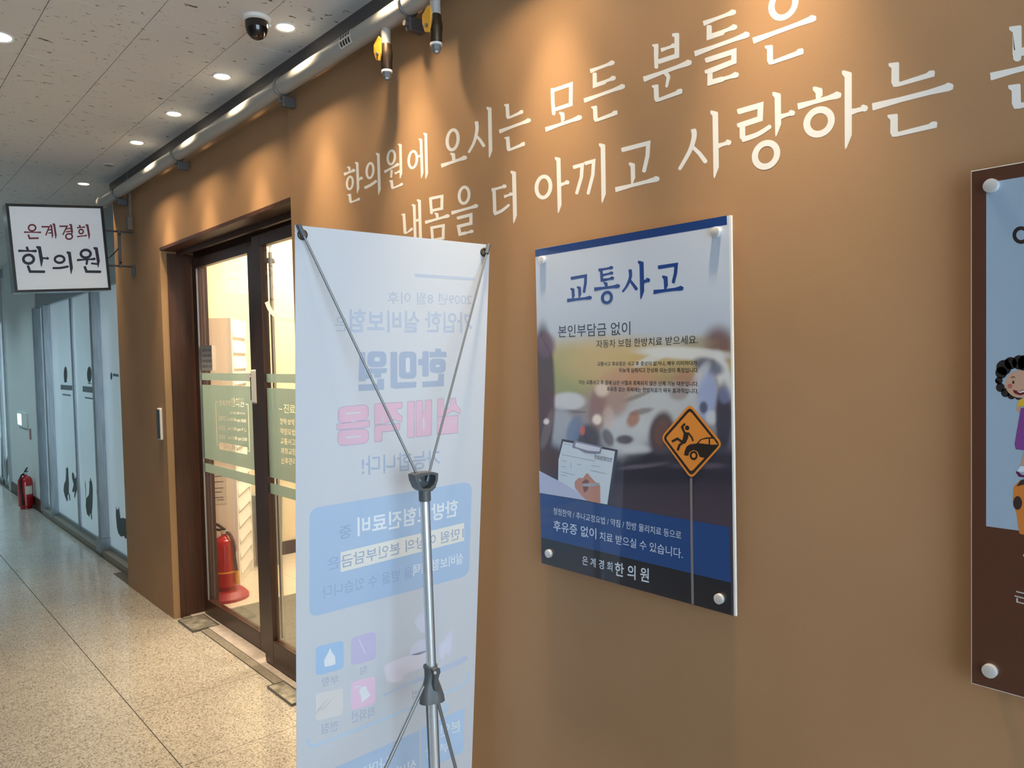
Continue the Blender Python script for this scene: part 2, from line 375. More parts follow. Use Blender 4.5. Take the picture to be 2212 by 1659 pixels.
def text_splines(body, bold=0.0):
    cu = bpy.data.curves.new('t', 'FONT'); cu.body = body; cu.offset = bold
    o = bpy.data.objects.new('t', cu); col.objects.link(o)
    dg = bpy.context.evaluated_depsgraph_get(); ev = o.evaluated_get(dg); c2 = ev.to_curve(dg)
    out = [[(np.array(p.co[:2]), np.array(p.handle_left[:2]), np.array(p.handle_right[:2])) for p in sp.bezier_points] for sp in c2.splines]
    ev.to_curve_clear(); bpy.data.objects.remove(o); bpy.data.curves.remove(cu)
    polys = []
    for sp in out:
        pts = []
        for i in range(len(sp)):
            p0, _, h0 = sp[i]; p1, h1, _ = sp[(i+1) % len(sp)]
            for k in range(3):
                t = k/3; pts.append((1-t)**3*p0 + 3*t*(1-t)**2*h0 + 3*t*t*(1-t)*h1 + t**3*p1)
        polys.append(pts)
    return polys
def film_sheet(name, m, parent, rect, polys, yf):
    """flat sheet in the XZ plane at y=yf; polys (lists of xz) are cut out even-odd"""
    cu = bpy.data.curves.new('f', 'CURVE'); cu.dimensions = '2D'; cu.fill_mode = 'BOTH'
    x0, z0, x1, z1 = rect
    for pl in [[(x0, z0), (x1, z0), (x1, z1), (x0, z1)]] + polys:
        sp = cu.splines.new('POLY'); sp.points.add(len(pl)-1); sp.use_cyclic_u = True
        for p, q in zip(sp.points, pl): p.co = (q[0]*10, q[1]*10, 0, 1)
    o = bpy.data.objects.new('f', cu); col.objects.link(o)
    dg = bpy.context.evaluated_depsgraph_get(); me = bpy.data.meshes.new_from_object(o.evaluated_get(dg))
    mb = MB(); mb.add([(w.co[0]/10, yf, w.co[1]/10) for w in me.vertices], [tuple(p.vertices) for p in me.polygons])
    bpy.data.objects.remove(o); bpy.data.curves.remove(cu); bpy.data.meshes.remove(me)
    return mb.build(name, m, parent, recalc=False)
def text_part(parent, m, color, body, p0, p1, top, origin, scale, plane, bold=0.0, off=0.0006, fat=0.0, name='lettering_line'):
    mb = MB(); mb.cur = color; text_px(mb, body, p0, p1, top, origin, scale, plane, bold, off, fat)
    return mb.build(name, m, parent, attr=True, recalc=False)
def poly_px(mb, pts, origin, scale, plane, off=0.0006, rnd=0):
    P0, N = plane; N = np.array(N, float); P0 = np.array(P0, float) + N*off*0.25
    if rnd: pts = rounded(pts, rnd)
    mb.poly([on_plane(origin[0]+x/scale, origin[1]+y/scale, P0, N) for x, y in pts])
def stroke_px(mb, pts, w, origin, scale, plane, off=0.0006, curve=False):
    pts = catmull(pts) if curve else [np.array(p, float) for p in pts]
    L, R_ = offset_strip(pts, [w]*len(pts)); P0, N = plane; N = np.array(N, float); P0 = np.array(P0, float) + N*off*0.25
    m = len(pts); mb.add([on_plane(origin[0]+p[0]/scale, origin[1]+p[1]/scale, P0, N) for p in L+R_], [(i, i+1, m+i+1, m+i) for i in range(m-1)])
def circ(cx, cy, rx, ry=None, n=20):
    ry = rx if ry is None else ry
    return [(cx+rx*math.cos(2*math.pi*i/n), cy+ry*math.sin(2*math.pi*i/n)) for i in range(n)]

# ================================================================ SETTING
XB, XE, YL = -2.8, 13.5, 1.75
# floor: bedding with one object per granite tile
fl = tag(MB().box((XB, W_FAR-0.14, -0.08), (XE, YL, -0.0035)).build('floor', M['grout'], origin=(0, 0, -0.08)), 'speckled beige polished granite tile floor of the corridor', 'floor', kind='structure')
T = 0.6; tile_me = {}
def tile_mesh(w, d):
    key = (round(w, 4), round(d, 4))
    if key not in tile_me:
        o = MB().box((0.0015, 0.0018, -0.03), (w-0.0015, d-0.0018, 0.0)).build('floor_tile', M['granite'], origin=(0, 0, 0), bevel=0.0008)
        tile_me[key] = o.data; bpy.data.objects.remove(o)
    return tile_me[key]
xs = [2.855 + T*k for k in range(-10, 19)]
ys = [-1.465 + T*k for k in range(0, 6)]
def add_tile(x, y, w, d):
    o = bpy.data.objects.new('floor_tile', tile_mesh(w, d)); col.objects.link(o); o.parent = fl; o.location = (x, y, 0.08)
for x in xs:
    if x < XB: continue
    for y in ys:
        if y > YL: continue
        if y < -1.4:
            y0 = W_MAIN if x < 2.8 else (-1.41 if x < 4.5 else (W_DOOR if x < 5.4 else -1.425))
            add_tile(x, y0, T, y+T-y0)
        else: add_tile(x, y, T, min(T, YL-y))
# ceiling: one object per board
ce = tag(MB().box((-3.5, W_FAR-0.1, CEIL+0.006), (XE, YL, CEIL+0.08)).build('ceiling', M['ceil_gap'], origin=(0, 0, CEIL)), 'grey fissured mineral board ceiling of the corridor', 'ceiling', kind='structure')  # extended past the walls behind the camera to block high sky light
CW = 0.2925
o = MB().box((0.0012, 0.0012, 0), (0.6-0.0012, CW-0.0012, 0.012)).build('ceiling_panel', M['ceil'], origin=(0, 0, 0), bevel=0.0008); cp = o.data; bpy.data.objects.remove(o)
for i in range(-8, 18):
    for j in range(-2, 9):
        x = 1.58 + 0.6*i; y = -1.133 + CW*j
        if y+CW > YL+0.1 or x+0.6 > XE: continue
        o = bpy.data.objects.new('ceiling_panel', cp); col.objects.link(o); o.parent = ce; o.location = (x, y, 0.0)
# main lettered wall
PZ_TOP = 2.53
X_COR = 2.855
wm = tag(MB().box((XB, W_MAIN-0.2, -0.02), (X_COR, W_MAIN, CEIL+0.02)).build('wall_right', M['wall'], origin=(1, W_MAIN, 0)), 'tan painted wall carrying large white lettering', 'wall', kind='structure')
# wall around the door
X_J = 4.54; X_P = 5.465; Z_O = 2.108
wd = tag(MB().box((X_COR, -1.66, Z_O), (X_J, W_DOOR, CEIL+0.02)).box((X_J, -1.60, -0.02), (X_P, W_DOOR, CEIL+0.02)).build('wall_entrance', M['wall'], origin=(4.5, W_DOOR, 0)), 'tan painted wall pier and lintel around the wooden entrance', 'wall', kind='structure')

# opposite side of the corridor (out of view, seen only in reflections)
tag(MB().box((XB, YL, -0.05), (3.8, YL+0.1, CEIL+0.05)).build('wall_left', M['opp'], origin=(1.5, YL, 0)), 'dark wall on the opposite side of the corridor', 'wall', kind='structure')
tag(MB().box((3.8, YL, -0.05), (XE, YL+0.1, CEIL+0.05)).build('wall_left_far', M['far_white'], origin=(8, YL, 0)), 'white wall on the opposite side of the far corridor', 'wall', kind='structure')
tag(MB().box((XE, W_FAR-0.1, -0.05), (XE+0.1, YL+0.1, CEIL+0.05)).build('wall_end', M['far_white'], origin=(XE, 0, 0)), 'white wall closing the far end of the corridor', 'wall', kind='structure')

M['shade_band'] = mat('dark grey cornice paint', (0.09, 0.085, 0.09), 0.6)  # dark paint stands in for the shade above the pipe
tag(MB().box((XB, W_MAIN, PZ_TOP), (X_COR, W_MAIN+0.006, CEIL)).box((X_COR, W_DOOR, PZ_TOP), (X_P, W_MAIN+0.006, CEIL)).build('shade_strip', M['shade_band'], origin=(3, W_MAIN, PZ_TOP)), 'dark grey strip painted in as shade along the top of the tan wall under the ceiling', 'trim', kind='structure')
# ---------------------------------------------------------------- wall lettering
PM = ((0, W_MAIN, 0), (0, 1, 0))
ZA = (700, 180); ZB = (1140, 100); ZC = (1380, 0); ZD = (1732, 0); SC = 4.608
LET = [
 (ZA, [('V',248,825,258,878,24),('H',198,905,312,862,32),('O',217,918,297,1065,22,.06),('V',330,782,340,1098,26),('H',338,962,386,938,30),('L',(254,1100),(264,1182),(360,1150),27)]),
 (ZA, [('O',412,783,503,955,24,.06),('C',[(402,1042),(465,1012),(525,968)],28),('V',540,692,552,1112,28)]),
 (ZA, [('O',622,657,717,818,24,.06),('H',600,882,748,800,28),('S',[(673,862),(667,940)],26,18),('V',760,600,766,952,27),('H',704,898,762,874,26),('L',(670,962),(680,1042),(788,1002),28)]),
 (ZA, [('O',830,663,937,855,26,.06),('S',[(925,732),(975,716)],22),('V',964,548,978,946,27),('V',1012,492,1022,954,28)]),
 (ZA, [('O',1210,447,1350,678,32,.07),('V',1286,690,1294,800,34),('H',1166,820,1424,734,42)]),
 (ZA, [('C',[(1516,378),(1522,460),(1494,585),(1438,692)],38,22),('S',[(1512,518),(1550,560),(1597,632)],22,36),('V',1648,234,1658,744,37)]),
 (ZA, [('L',(1822,204),(1830,340),(1986,280),36,38),('H',1744,480,2060,362,42),('L',(1826,530),(1836,660),(2004,600),38,40)]),
 (ZB, [('S',[(245,415),(250,560),(260,686)],36),('S',[(250,440),(430,378),(428,578),(265,632)],38),('V',345,652,352,768,38),('H',176,828,541,702,48)]),
 (ZB, [('H',622,246,866,156,44),('S',[(666,262),(668,390),(780,352)],42),('H',668,388,878,308,44),('H',560,540,970,392,48),('L',(668,592),(676,732),(898,658),44,48)]),
 (ZC, [('L',(172,436),(172,560),(174,562),46,20),('S',[(172,540),(174,684)],48,34),('S',[(378,328),(378,555),(185,618)],48),('S',[(332,350),(378,345)],36),('H',220,498,372,448,44),('H',46,788,528,614,56),('C',[(262,722),(292,760),(288,800),(274,870)],46,26),('L',(170,842),(176,992),(438,905),50,54)]),
 (ZC, [('H',642,232,968,112,52),('S',[(700,250),(700,368),(850,318)],52),('H',698,364,980,260,52),('H',555,534,1104,336,58),('S',[(660,604),(946,512),(946,612),(708,706),(708,822),(850,782)],52),('H',700,824,998,738,54),('S',[(656,716),(712,708)],40)]),
 (ZC, [('O',1290,-128,1588,207,62,.14),('H',1136,404,1768,172,64),('L',(1304,448),(1306,618),(1645,508),60,64)]),
 (ZA, [('L',(794,1296),(806,1492),(886,1446),29,27),('V',897,1202,910,1640,28),('S',[(905,1370),(958,1354)],26),('V',949,1154,963,1660,30)]),
 (ZA, [('S',[(1058,1134),(1064,1220),(1071,1302)],28),('S',[(1060,1146),(1174,1124),(1172,1246),(1072,1268)],29),('V',1124,1286,1130,1370,28),('H',1006,1384,1252,1316,36),('S',[(1070,1424),(1076,1500),(1082,1575)],28),('S',[(1072,1438),(1188,1416),(1186,1540),(1084,1562)],29)]),
 (ZA, [('O',1330,1018,1458,1210,30,.05),('H',1268,1290,1535,1216,38),('S',[(1322,1344),(1462,1308),(1462,1394),(1338,1424),(1352,1502),(1420,1488)],32),('H',1345,1506,1490,1470,32)]),
 (ZA, [('H',1668,1062,1818,1020,36),('C',[(1692,1062),(1696,1180),(1700,1296)],34),('C',[(1690,1302),(1770,1268),(1846,1206)],34,26),('H',1792,1128,1880,1098,34),('V',1890,870,1902,1396,40)]),
 (ZB, [('O',68,1277,245,1525,38,.05),('V',305,1102,318,1662,41),('H',322,1378,416,1350,42)]),
 (ZB, [('S',[(450,1206),(542,1180),(534,1300),(484,1474)],40,30),('S',[(565,1168),(656,1142),(648,1280),(598,1476)],40,30),('V',748,966,756,1562,46)]),
 (ZB, [('S',[(932,1034),(1200,964),(1192,1090),(1154,1256)],48,36),('V',1044,1156,1050,1390,44),('H',872,1426,1314,1314,52)]),
 (ZB, [('C',[(1648,822),(1656,900),(1614,1040),(1506,1230)],56,32),('S',[(1640,1000),(1710,1068),(1778,1160)],32,50),('V',1866,640,1876,1316,56),('H',1884,992,2028,950,54)]),
 (ZC, [('S',[(980,1114),(1212,1048),(1206,1182),(1030,1240),(1032,1390)],56),('S',[(978,1250),(1032,1238)],44),('C',[(1022,1392),(1180,1338),(1316,1252)],54,40),('V',1382,916,1387,1362,62),('H',1405,1160,1556,1118,56),('O',1125,1392,1407,1690,62,.1)]),
 (ZC, [('V',1792,862,1796,1000,70),('H',1582,1058,2018,938,66),('O',1638,1058,1950,1370,68,.1)]),
 (ZD, [('V',462,702,462,1487,72),('H',480,1114,660,1070,66)]),
 (ZD, [('L',(930,620),(930,838),(1330,730),78,68),('H',702,1062,1512,855,76),('L',(918,1134),(918,1334),(1354,1240),76,68)]),
 (ZD, [('L',(2142,254),(2144,560),(2146,561),92,30),('S',[(2144,500),(2144,612)],94,70),('S',[(2360,180),(2360,470),(2160,525)],80),('H',1878,760,2560,590,80),('L',(2132,836),(2136,1050),(2560,950),92,80)]),
]
syl = '한의원에오시는모든분들은내몸을더아끼고사랑하'
for zo, st in LET:
    mb = MB(); glyph(mb, st, zo, SC, PM); mb.build('letter', M['letter'], wm, recalc=False)

# ---------------------------------------------------------------- entrance: reveal, frame, threshold, sliding doors
# painted reveal strip and dark wooden jamb lining on the far side, header lining above
d1 = empty('door_1', (3.8, -1.53, 0), 'brown wood framed glass sliding entrance with green frosted film', 'door', kind='structure')
MB().box((X_J-0.012, -1.62, 0.0), (X_J+0.001, -1.402, Z_O-0.03)).build('jamb_panel', M['wood'], d1, bevel=0.001)
MB().box((X_J-0.004, -1.402, 0.0), (X_J+0.001, W_DOOR+0.0015, Z_O)).build('jamb_edge', M['wall_lit'], d1)
MB().box((X_COR, -1.62, Z_O-0.018), (X_J-0.012, W_DOOR+0.004, Z_O)).build('header_lining', M['wood'], d1, bevel=0.001)
MB().box((X_COR, -1.60, 2.052), (X_J-0.012, -1.545, Z_O-0.018)).build('track_box', M['wood2'], d1, bevel=0.002)
MB().box((X_COR, -1.47, Z_O-0.045), (X_J-0.012, -1.452, Z_O-0.018)).build('track_rail', M['wood2'], d1, bevel=0.001)
def leaf(name, x0, x1, y, stl, str_, zb, z0=0.012, z1=2.05, gz=1.995):
    MB().box((x0, y-0.035, z0), (x0+str_, y, z1)).build('door_stile', M['wood2'], d1, bevel=0.0025)
    MB().box((x1-stl, y-0.035, z0), (x1, y, z1)).build('door_stile', M['wood2'], d1, bevel=0.0025)
    MB().box((x0+str_, y-0.035, z0), (x1-stl, y, zb)).build('bottom_rail', M['wood2'], d1, bevel=0.0025)
    MB().box((x0+str_, y-0.035, gz), (x1-stl, y, z1)).build('top_rail', M['wood2'], d1, bevel=0.0025)
    g = MB().box((x0+str_, y-0.020, zb), (x1-stl, y-0.012, gz)).build('glass_pane', M['glass'], d1)
    yf = y-0.0105
    for a, b in ((1.361, 1.401), (0.838, 0.888)):
        film_sheet('frosted_film', M['film'], d1, (x0+str_+0.001, a, x1-stl-0.001, b), [], yf)
    return g
YA, YB = -1.525, -1.482
leaf('sliding_leaf', 3.60, 4.50, YA, 0.062, 0.11, 0.098)
leaf('sliding_leaf', 2.80, 3.55, YB, 0.095, 0.055, 0.135)
MB().box((4.428, YA-0.006, 0.1), (4.436, YA+0.002, 1.99)).build('brush_seal', M['rod'], d1)
MB().box((3.445, YB-0.055, 0.135), (3.465, YB-0.045, 1.97)).build('glass_edge_strip', M['steel'], d1)
# frosted film bands; the lettering is cut out of the film
PF = ((0, YA-0.0105, 0), (0, 1, 0)); PF2 = ((0, YB-0.0105, 0), (0, 1, 0)); ZF = (330, 800); SF = 3.456
def cut_text(out, body, p0, p1, top, plane, bold=0.0):
    q = [on_plane(ZF[0]+a/SF, ZF[1]+b/SF, *plane) for a, b in (p0, p1, top)]; pl = text_splines(body, bold)
    al = np.array([p for g in pl for p in g]); lo = al.min(0); hi = al.max(0)
    for g in pl:
        w_ = [q[0] + (q[1]-q[0])*((p-lo)/(hi-lo))[0] + (q[2]-q[0])*((p-lo)/(hi-lo))[1] for p in g]; out.append([(v[0], v[2]) for v in w_])
def cut_poly(out, pts, plane):
    w_ = [on_plane(ZF[0]+a/SF, ZF[1]+b/SF, *plane) for a, b in pts]; out.append([(v[0], v[2]) for v in w_])
cut = []
cut_text(cut, '은계경희', (497,262), (578,265), (497,222), PF); cut_text(cut, '한의원', (585,270), (680,275), (585,205), PF)
cut_text(cut, '(점심시간 오후1시~2시)', (575,328), (690,336), (575,306), PF)
for i, (a, b) in enumerate((('월화목금', 'am10:00~pm 8:00'), ('수요일', 'pm 2:00~pm 8:00'), ('토요일', 'am10:00~pm 2:00'))):
    y0 = 375 + i*69; cut_text(cut, a, (492+i*2,y0), (546-(i > 0)*8,y0+4), (492+i*2,y0-35), PF)
    cut_text(cut, b, (556+i*4,y0+6), (695+i*4,y0+22), (556+i*4,y0-24), PF)
for q in ([(467,232),(484,232),(484,236),(471,236),(484,556),(496,557),(496,561),(480,560)], [(692,250),(714,252),(726,607),(710,604),(710,600),(721,602),(710,256),(692,254)], [(498,535),(706,574),(706,628),(498,588)]):
    cut_poly(cut, q, PF)
cut_text(cut, '일요일~공휴일 휴진', (535,582), (665,606), (535,552), PF)
film_sheet('frosted_film', M['film'], d1, (3.711, 0.915, 4.437, 1.335), cut, YA-0.0105)
cut = []
cut_poly(cut, [(940,285),(965,287),(965,293),(940,291)], PF2)
for tx, a, b, c, y0, hh in (('진료과목', 977, 1160, 1000, 316, 66), ('한약·보약', 950, 1058, 950, 402, 46), ('약침요법', 952, 1062, 952, 476, 46), ('교통사고', 954, 1064, 954, 550, 46), ('체형교정', 956, 1066, 956, 622, 46), ('산후관리', 958, 1068, 958, 696, 48)):
    cut_text(cut, tx, (a,y0), (b,y0+(b-a)*0.11), (a,y0-hh), PF2)
film_sheet('frosted_film', M['film'], d1, (2.856, 0.915, 3.454, 1.335), cut, YB-0.0105)
mb = MB(); stroke_px(mb, [(576,652),(584,670),(598,684),(616,691),(640,694)], 9, (0, 0), 1, PF2, curve=True); mb.build('arc_reflection', M['cream'], d1, recalc=False)  # cream arc stands in for a round wall sign reflected in the glass
# keypad lock on the meeting stiles
p = [onY(549, 797, YA+0.02), onY(552, 868, YA+0.02)]
lk = MB().box((3.615, YA, 1.255), (3.66, YA+0.026, 1.42)).build('door_lock', M['white'], d1, bevel=0.008)
MB().box((3.648, YA+0.008, 1.27), (3.6625, YA+0.0265, 1.40)).build('keypad', M['black'], lk, bevel=0.003)
MB().box((3.652, YA+0.026, 1.385), (3.660, YA+0.0272, 1.392)).build('status_light', mat('red led', (1, .1, .2), emit=(1, 0.1, 0.25), emit_s=4), lk)
# glued notice on the far stile glass
pn = MB().box((4.26, YA-0.0105, 1.415), (4.425, YA-0.0095, 1.555)).build('glass_notice', M['grey_paper'], d1)
mb = MB()
for i, tx in enumerate(('월요일', '10:00~8:00', '수요일', '점심시간 1:00')):
    z = 1.525-0.03*i; v, f = text_geo(tx); lo = v.min(0); hi = v.max(0); uv = (v-lo)/(hi-lo)
    mb.add([(4.41-0.135*u, YA-0.0092, z-0.004+0.016*w) for u, w in uv], f)
mb.build('notice_text', M['ink'], d1, recalc=False)
# threshold
tag(MB().box((2.86, -1.62, -0.03), (X_J-0.012, -1.452, 0.008)).build('trim_1', M['pink_stone'], bevel=0.002), 'pale pink stone threshold strip under the sliding door', 'threshold', kind='structure')
tag(MB().box((2.86, -1.452, -0.03), (X_J-0.012, -1.410, 0.004)).build('trim_2', M['grey_stone'], bevel=0.001), 'grey stone step strip in front of the threshold', 'threshold', kind='structure')
def floor_plate(x0, x1, y0, y1, label):
    e = empty('floor_hinge_plate', ((x0+x1)/2, (y0+y1)/2, 0.0), label, 'floor plate')
    MB().box((x0, y0, 0.0005), (x1, y1, 0.0095)).build('cover_plate', M['plate'], e, bevel=0.002)
    mb = MB()
    for a, b in (((x0-.004, y0-.004), (x1+.004, y0)), ((x0-.004, y1), (x1+.004, y1+.004)), ((x0-.004, y0), (x0, y1)), ((x1, y0), (x1+.004, y1))):
        mb.box((*a, 0.0005), (*b, 0.011))
    mb.build('plate_rim', M['grey_metal'], e)
floor_plate(4.237, 4.475, -1.507, -1.372, 'scratched metal floor plate at the foot of the wooden jamb')
floor_plate(3.03, 3.27, -1.445, -1.372, 'metal floor plate half hidden behind the banner')

# ---------------------------------------------------------------- room behind the entrance
RX0, RX1, RY = 1.6, 5.46, -4.3
tag(MB().box((RX0, RY, -0.06), (RX1+0.1, -1.62, -0.001)).build('floor_inner', M['grout'], origin=(3.5, -3, -0.06)), 'cream tile floor inside the clinic entrance', 'floor', kind='structure')
fi = bpy.data.objects['floor_inner']
for i in range(7):
    for j in range(5):
        x0 = RX0+0.6*i; y1 = -1.62-0.6*j
        MB().box((x0+0.001, max(y1-0.599, RY), -0.02), (min(x0+0.599, RX1+0.09), y1-0.001, 0.0)).build('floor_tile', M['cream_floor'], fi)
tag(MB().box((RX1, RY, 0), (RX1+0.1, -1.60, 2.62)).build('wall_inner', M['cream_wall'], origin=(RX1, -3, 0)), 'cream back wall inside the clinic entrance', 'wall', kind='structure')
tag(MB().box((RX0, RY-0.1, 0), (RX1+0.1, RY, 2.62)).build('wall_inner_side', M['cream_wall'], origin=(3.5, RY, 0)), 'cream side wall deep inside the clinic', 'wall', kind='structure')
tag(MB().box((RX0-0.1, RY, 0), (RX0, -1.56, 2.62)).build('wall_inner_end', M['cream_wall'], origin=(RX0, -3, 0)), 'cream end wall hidden inside the clinic', 'wall', kind='structure')
tag(MB().box((RX0-0.1, RY-0.1, 2.55), (RX1+0.1, -1.665, 2.62)).build('ceiling_inner', M['cream_wall'], origin=(3.5, -3, 2.55)), 'cream ceiling inside the clinic', 'ceiling', kind='structure')
tag(MB().box((RX1-0.012, RY, 0.0), (RX1, -2.30, 0.10)).build('baseboard_inner', M['brown_base'], bevel=0.002), 'dark brown skirting along the inner cream wall', 'baseboard', kind='structure')
tag(MB().box((3.0, -2.9, 0.0), (4.47, -1.63, 0.008)).build('door_mat', M['mat'], bevel=0.002), 'grey green carpet mat just inside the sliding door', 'mat')
def room_lamp(x, y, label):
    e = empty('ceiling_lamp', (x, y, 2.53), label, 'ceiling lamp')
    MB().box((x-0.32, y-0.62, 2.530), (x+0.32, y+0.62, 2.55)).build('lamp_rim', M['trim'], e, bevel=0.002)
    MB().box((x-0.30, y-0.60, 2.527), (x+0.30, y+0.60, 2.531)).build('lamp_panel', M['lamp_room'], e)
    l = bpy.data.lights.new('room_light', 'AREA'); l.shape = 'RECTANGLE'; l.size = 0.6; l.size_y = 1.2; l.energy = P_ROOM; l.color = (1.0, 0.85, 0.62)
    lo = bpy.data.objects.new('room_light', l); col.objects.link(lo); lo.parent = e; lo.location = (0, 0, -0.008)
room_lamp(4.85, -2.75, 'flat warm ceiling lamp near the inner back wall'); room_lamp(3.5, -2.36, 'flat warm ceiling lamp deeper inside the clinic')

# louvred white cabinet standing at an angle
A = np.array([4.82, -1.85]); u = np.array([0.848, -0.530]); w = np.array([0.530, 0.848])
cb = empty('louvred_cabinet', (4.95, -1.85, 0), 'tall white cabinet with slatted side behind the glass door', 'cabinet')
def pt(a, b, z): q = A + u*a + w*b; return (q[0], q[1], z)
def obox(mb, a0, a1, b0, b1, z0, z1):
    v = [pt(a, b, z) for z in (z0, z1) for a, b in ((a0, b0), (a1, b0), (a1, b1), (a0, b1))]
    return mb.add(v, [(0,3,2,1),(4,5,6,7),(0,1,5,4),(1,2,6,5),(2,3,7,6),(3,0,4,7)])
obox(MB(), 0.0, 0.5, 0.004, 0.27, 0.0, 1.74).build('body', M['cab'], cb, bevel=0.003)
obox(MB(), 0.0, 0.035, -0.012, 0.004, 0.0, 1.74).build('corner_stile', M['cab'], cb, bevel=0.002)
obox(MB(), 0.465, 0.5, -0.012, 0.004, 0.0, 1.74).build('corner_stile', M['cab'], cb, bevel=0.002)
for k in range(16):
    z = 0.08 + k*0.102
    v = [pt(0.04, 0.004, z), pt(0.46, 0.004, z), pt(0.46, -0.018, z+0.012), pt(0.04, -0.018, z+0.012), pt(0.04, 0.004, z+0.09), pt(0.46, 0.004, z+0.09), pt(0.46, -0.004, z+0.09), pt(0.04, -0.004, z+0.09)]
    MB().add(v, [(0,3,2,1),(4,5,6,7),(0,1,5,4),(1,2,6,5),(2,3,7,6),(3,0,4,7)]).build('slat', M['cab'], cb)
# paper notice taped to the cabinet
nt_ = empty('paper_notice', pt(-0.002, 0.12, 0.62), 'white paper notice taped to the cabinet above the extinguisher', 'notice')
obox(MB(), -0.0025, -0.0005, 0.05, 0.22, 0.56, 0.79).build('sheet', M['paper'], nt_)
mb = MB()
for k, (b0, b1, z) in enumerate(((0.07,0.20,0.765),(0.07,0.14,0.735),(0.07,0.20,0.70),(0.07,0.20,0.66),(0.08,0.13,0.635),(0.07,0.20,0.60),(0.07,0.11,0.585))):
    obox(mb, -0.0032, -0.0026, b0, b1, z, z+0.004)
mb.build('printed_lines', M['ink'], nt_)

def extinguisher(x, y, label, base, ang):
    e = empty('fire_extinguisher', (x, y, 0), label, 'fire extinguisher', 'fire extinguishers')
    z = 0.05 if base else 0.0
    if base:
        MB().lathe([(0.135, 0.0), (0.135, 0.018), (0.105, 0.05), (0.085, 0.055)], (x, y, 0.0), 24).build('stand', M['red_base'], e, smooth=True)
    r = 0.068
    MB().lathe([(r*0.8, 0.0), (r*0.8, 0.02), (r, 0.03), (r, 0.27), (r*0.93, 0.30), (r*0.7, 0.325), (r*0.35, 0.338), (0.018, 0.342), (0.018, 0.355)], (x, y, z), 28).build('cylinder', M['red'], e, smooth=True)
    MB().cyl((x, y, z+0.352), (x, y, z+0.372), 0.02).build('valve_head', M['alu'], e, smooth=True)
    c, s = math.cos(ang), math.sin(ang)
    def q(a, b, zz): return (x + c*a - s*b, y + s*a + c*b, z+zz)
    MB().tube([q(-0.01, 0, 0.372), q(0.03, 0, 0.395), q(0.065, 0, 0.412)], [0.008, 0.009, 0.007]).build('lever', M['black'], e)
    MB().tube([q(-0.01, 0, 0.366), q(0.04, 0, 0.372), q(0.07, 0, 0.375)], [0.007, 0.008, 0.006]).build('carry_handle', M['black'], e)
    h = MB().tube(catmull([q(-0.02, 0.0, 0.36), q(-0.055, 0.012, 0.345), q(-0.078, 0.016, 0.29), q(-0.080, 0.012, 0.2), q(-0.082, 0.0, 0.12)]), 0.0095).build('hose', M['rubber'], e, smooth=True)
    MB().cyl(q(-0.082, 0.0, 0.125), q(-0.084, -0.002, 0.045), 0.011, 0.015).build('nozzle', M['yellow'] if base else M['rubber'], h, smooth=True)
    lb = MB(); n = 10
    a0, a1 = (ang+math.pi+0.3, ang+math.pi+1.4)
    vv = [(x+(r+0.0008)*math.cos(a0+(a1-a0)*i/n), y+(r+0.0008)*math.sin(a0+(a1-a0)*i/n), z+zz) for zz in (0.15, 0.235) for i in range(n+1)]
    lb.add(vv, [(i, i+1, n+2+i, n+1+i) for i in range(n)]).build('instruction_label', M['label'], e)
    if base:
        MB().cyl((x, y, z+0.115), (x, y, z+0.125), r+0.001, n=28, caps=False).build('yellow_band', M['yellow'], e)
    return e
extinguisher(4.72, -1.735, 'red fire extinguisher in a red foot behind the glass door', True, math.radians(32))
extinguisher(9.22, -1.37, 'red fire extinguisher standing by the far white wall', False, math.radians(-30))
# bin
b = empty('waste_bin', (5.29, -2.26, 0), 'slim grey waste bin beside the slatted cabinet', 'bin')
MB().lathe([(0.085, 0.0), (0.088, 0.01), (0.108, 0.50), (0.100, 0.505), (0.083, 0.02)], (5.29, -2.26, 0.0)).build('tub', M['bin'], b, smooth=True)
MB().lathe([(0.112, 0.49), (0.112, 0.512), (0.1005, 0.512)], (5.29, -2.26, 0.0)).build('rim', M['bin'], b, smooth=True)
# chime
ch = empty('wind_chime', tuple(onY(585, 575, -1.57)), 'small bell chime with a heart pendant hanging inside the glass', 'chime')
def cpt(x, y): return onY(x, y, -1.57)
MB().tube(catmull([cpt(575,530), cpt(580,533), cpt(586,531), cpt(586,527), cpt(583,527), cpt(583,533), cpt(583,540), cpt(584,555)]), 0.0016, 6).build('hook', M['grey_metal'], ch)
c0 = cpt(584, 562); MB().lathe([(0.021, 0.0), (0.022, 0.006), (0.017, 0.022), (0.006, 0.028)], (c0[0], c0[1], c0[2]-0.014), 16).build('bell', M['grey_metal'], ch, smooth=True)
MB().tube([cpt(585,572), cpt(586,612)], 0.0009, 6).build('cord', M['grey_metal'], ch)
MB().tube([cpt(586,615), cpt(582.5,619), cpt(583,624), cpt(586,628), cpt(590,623), cpt(590.5,618), cpt(586,615)], 0.0016, 6).build('heart_pendant', M['grey_metal'], ch)

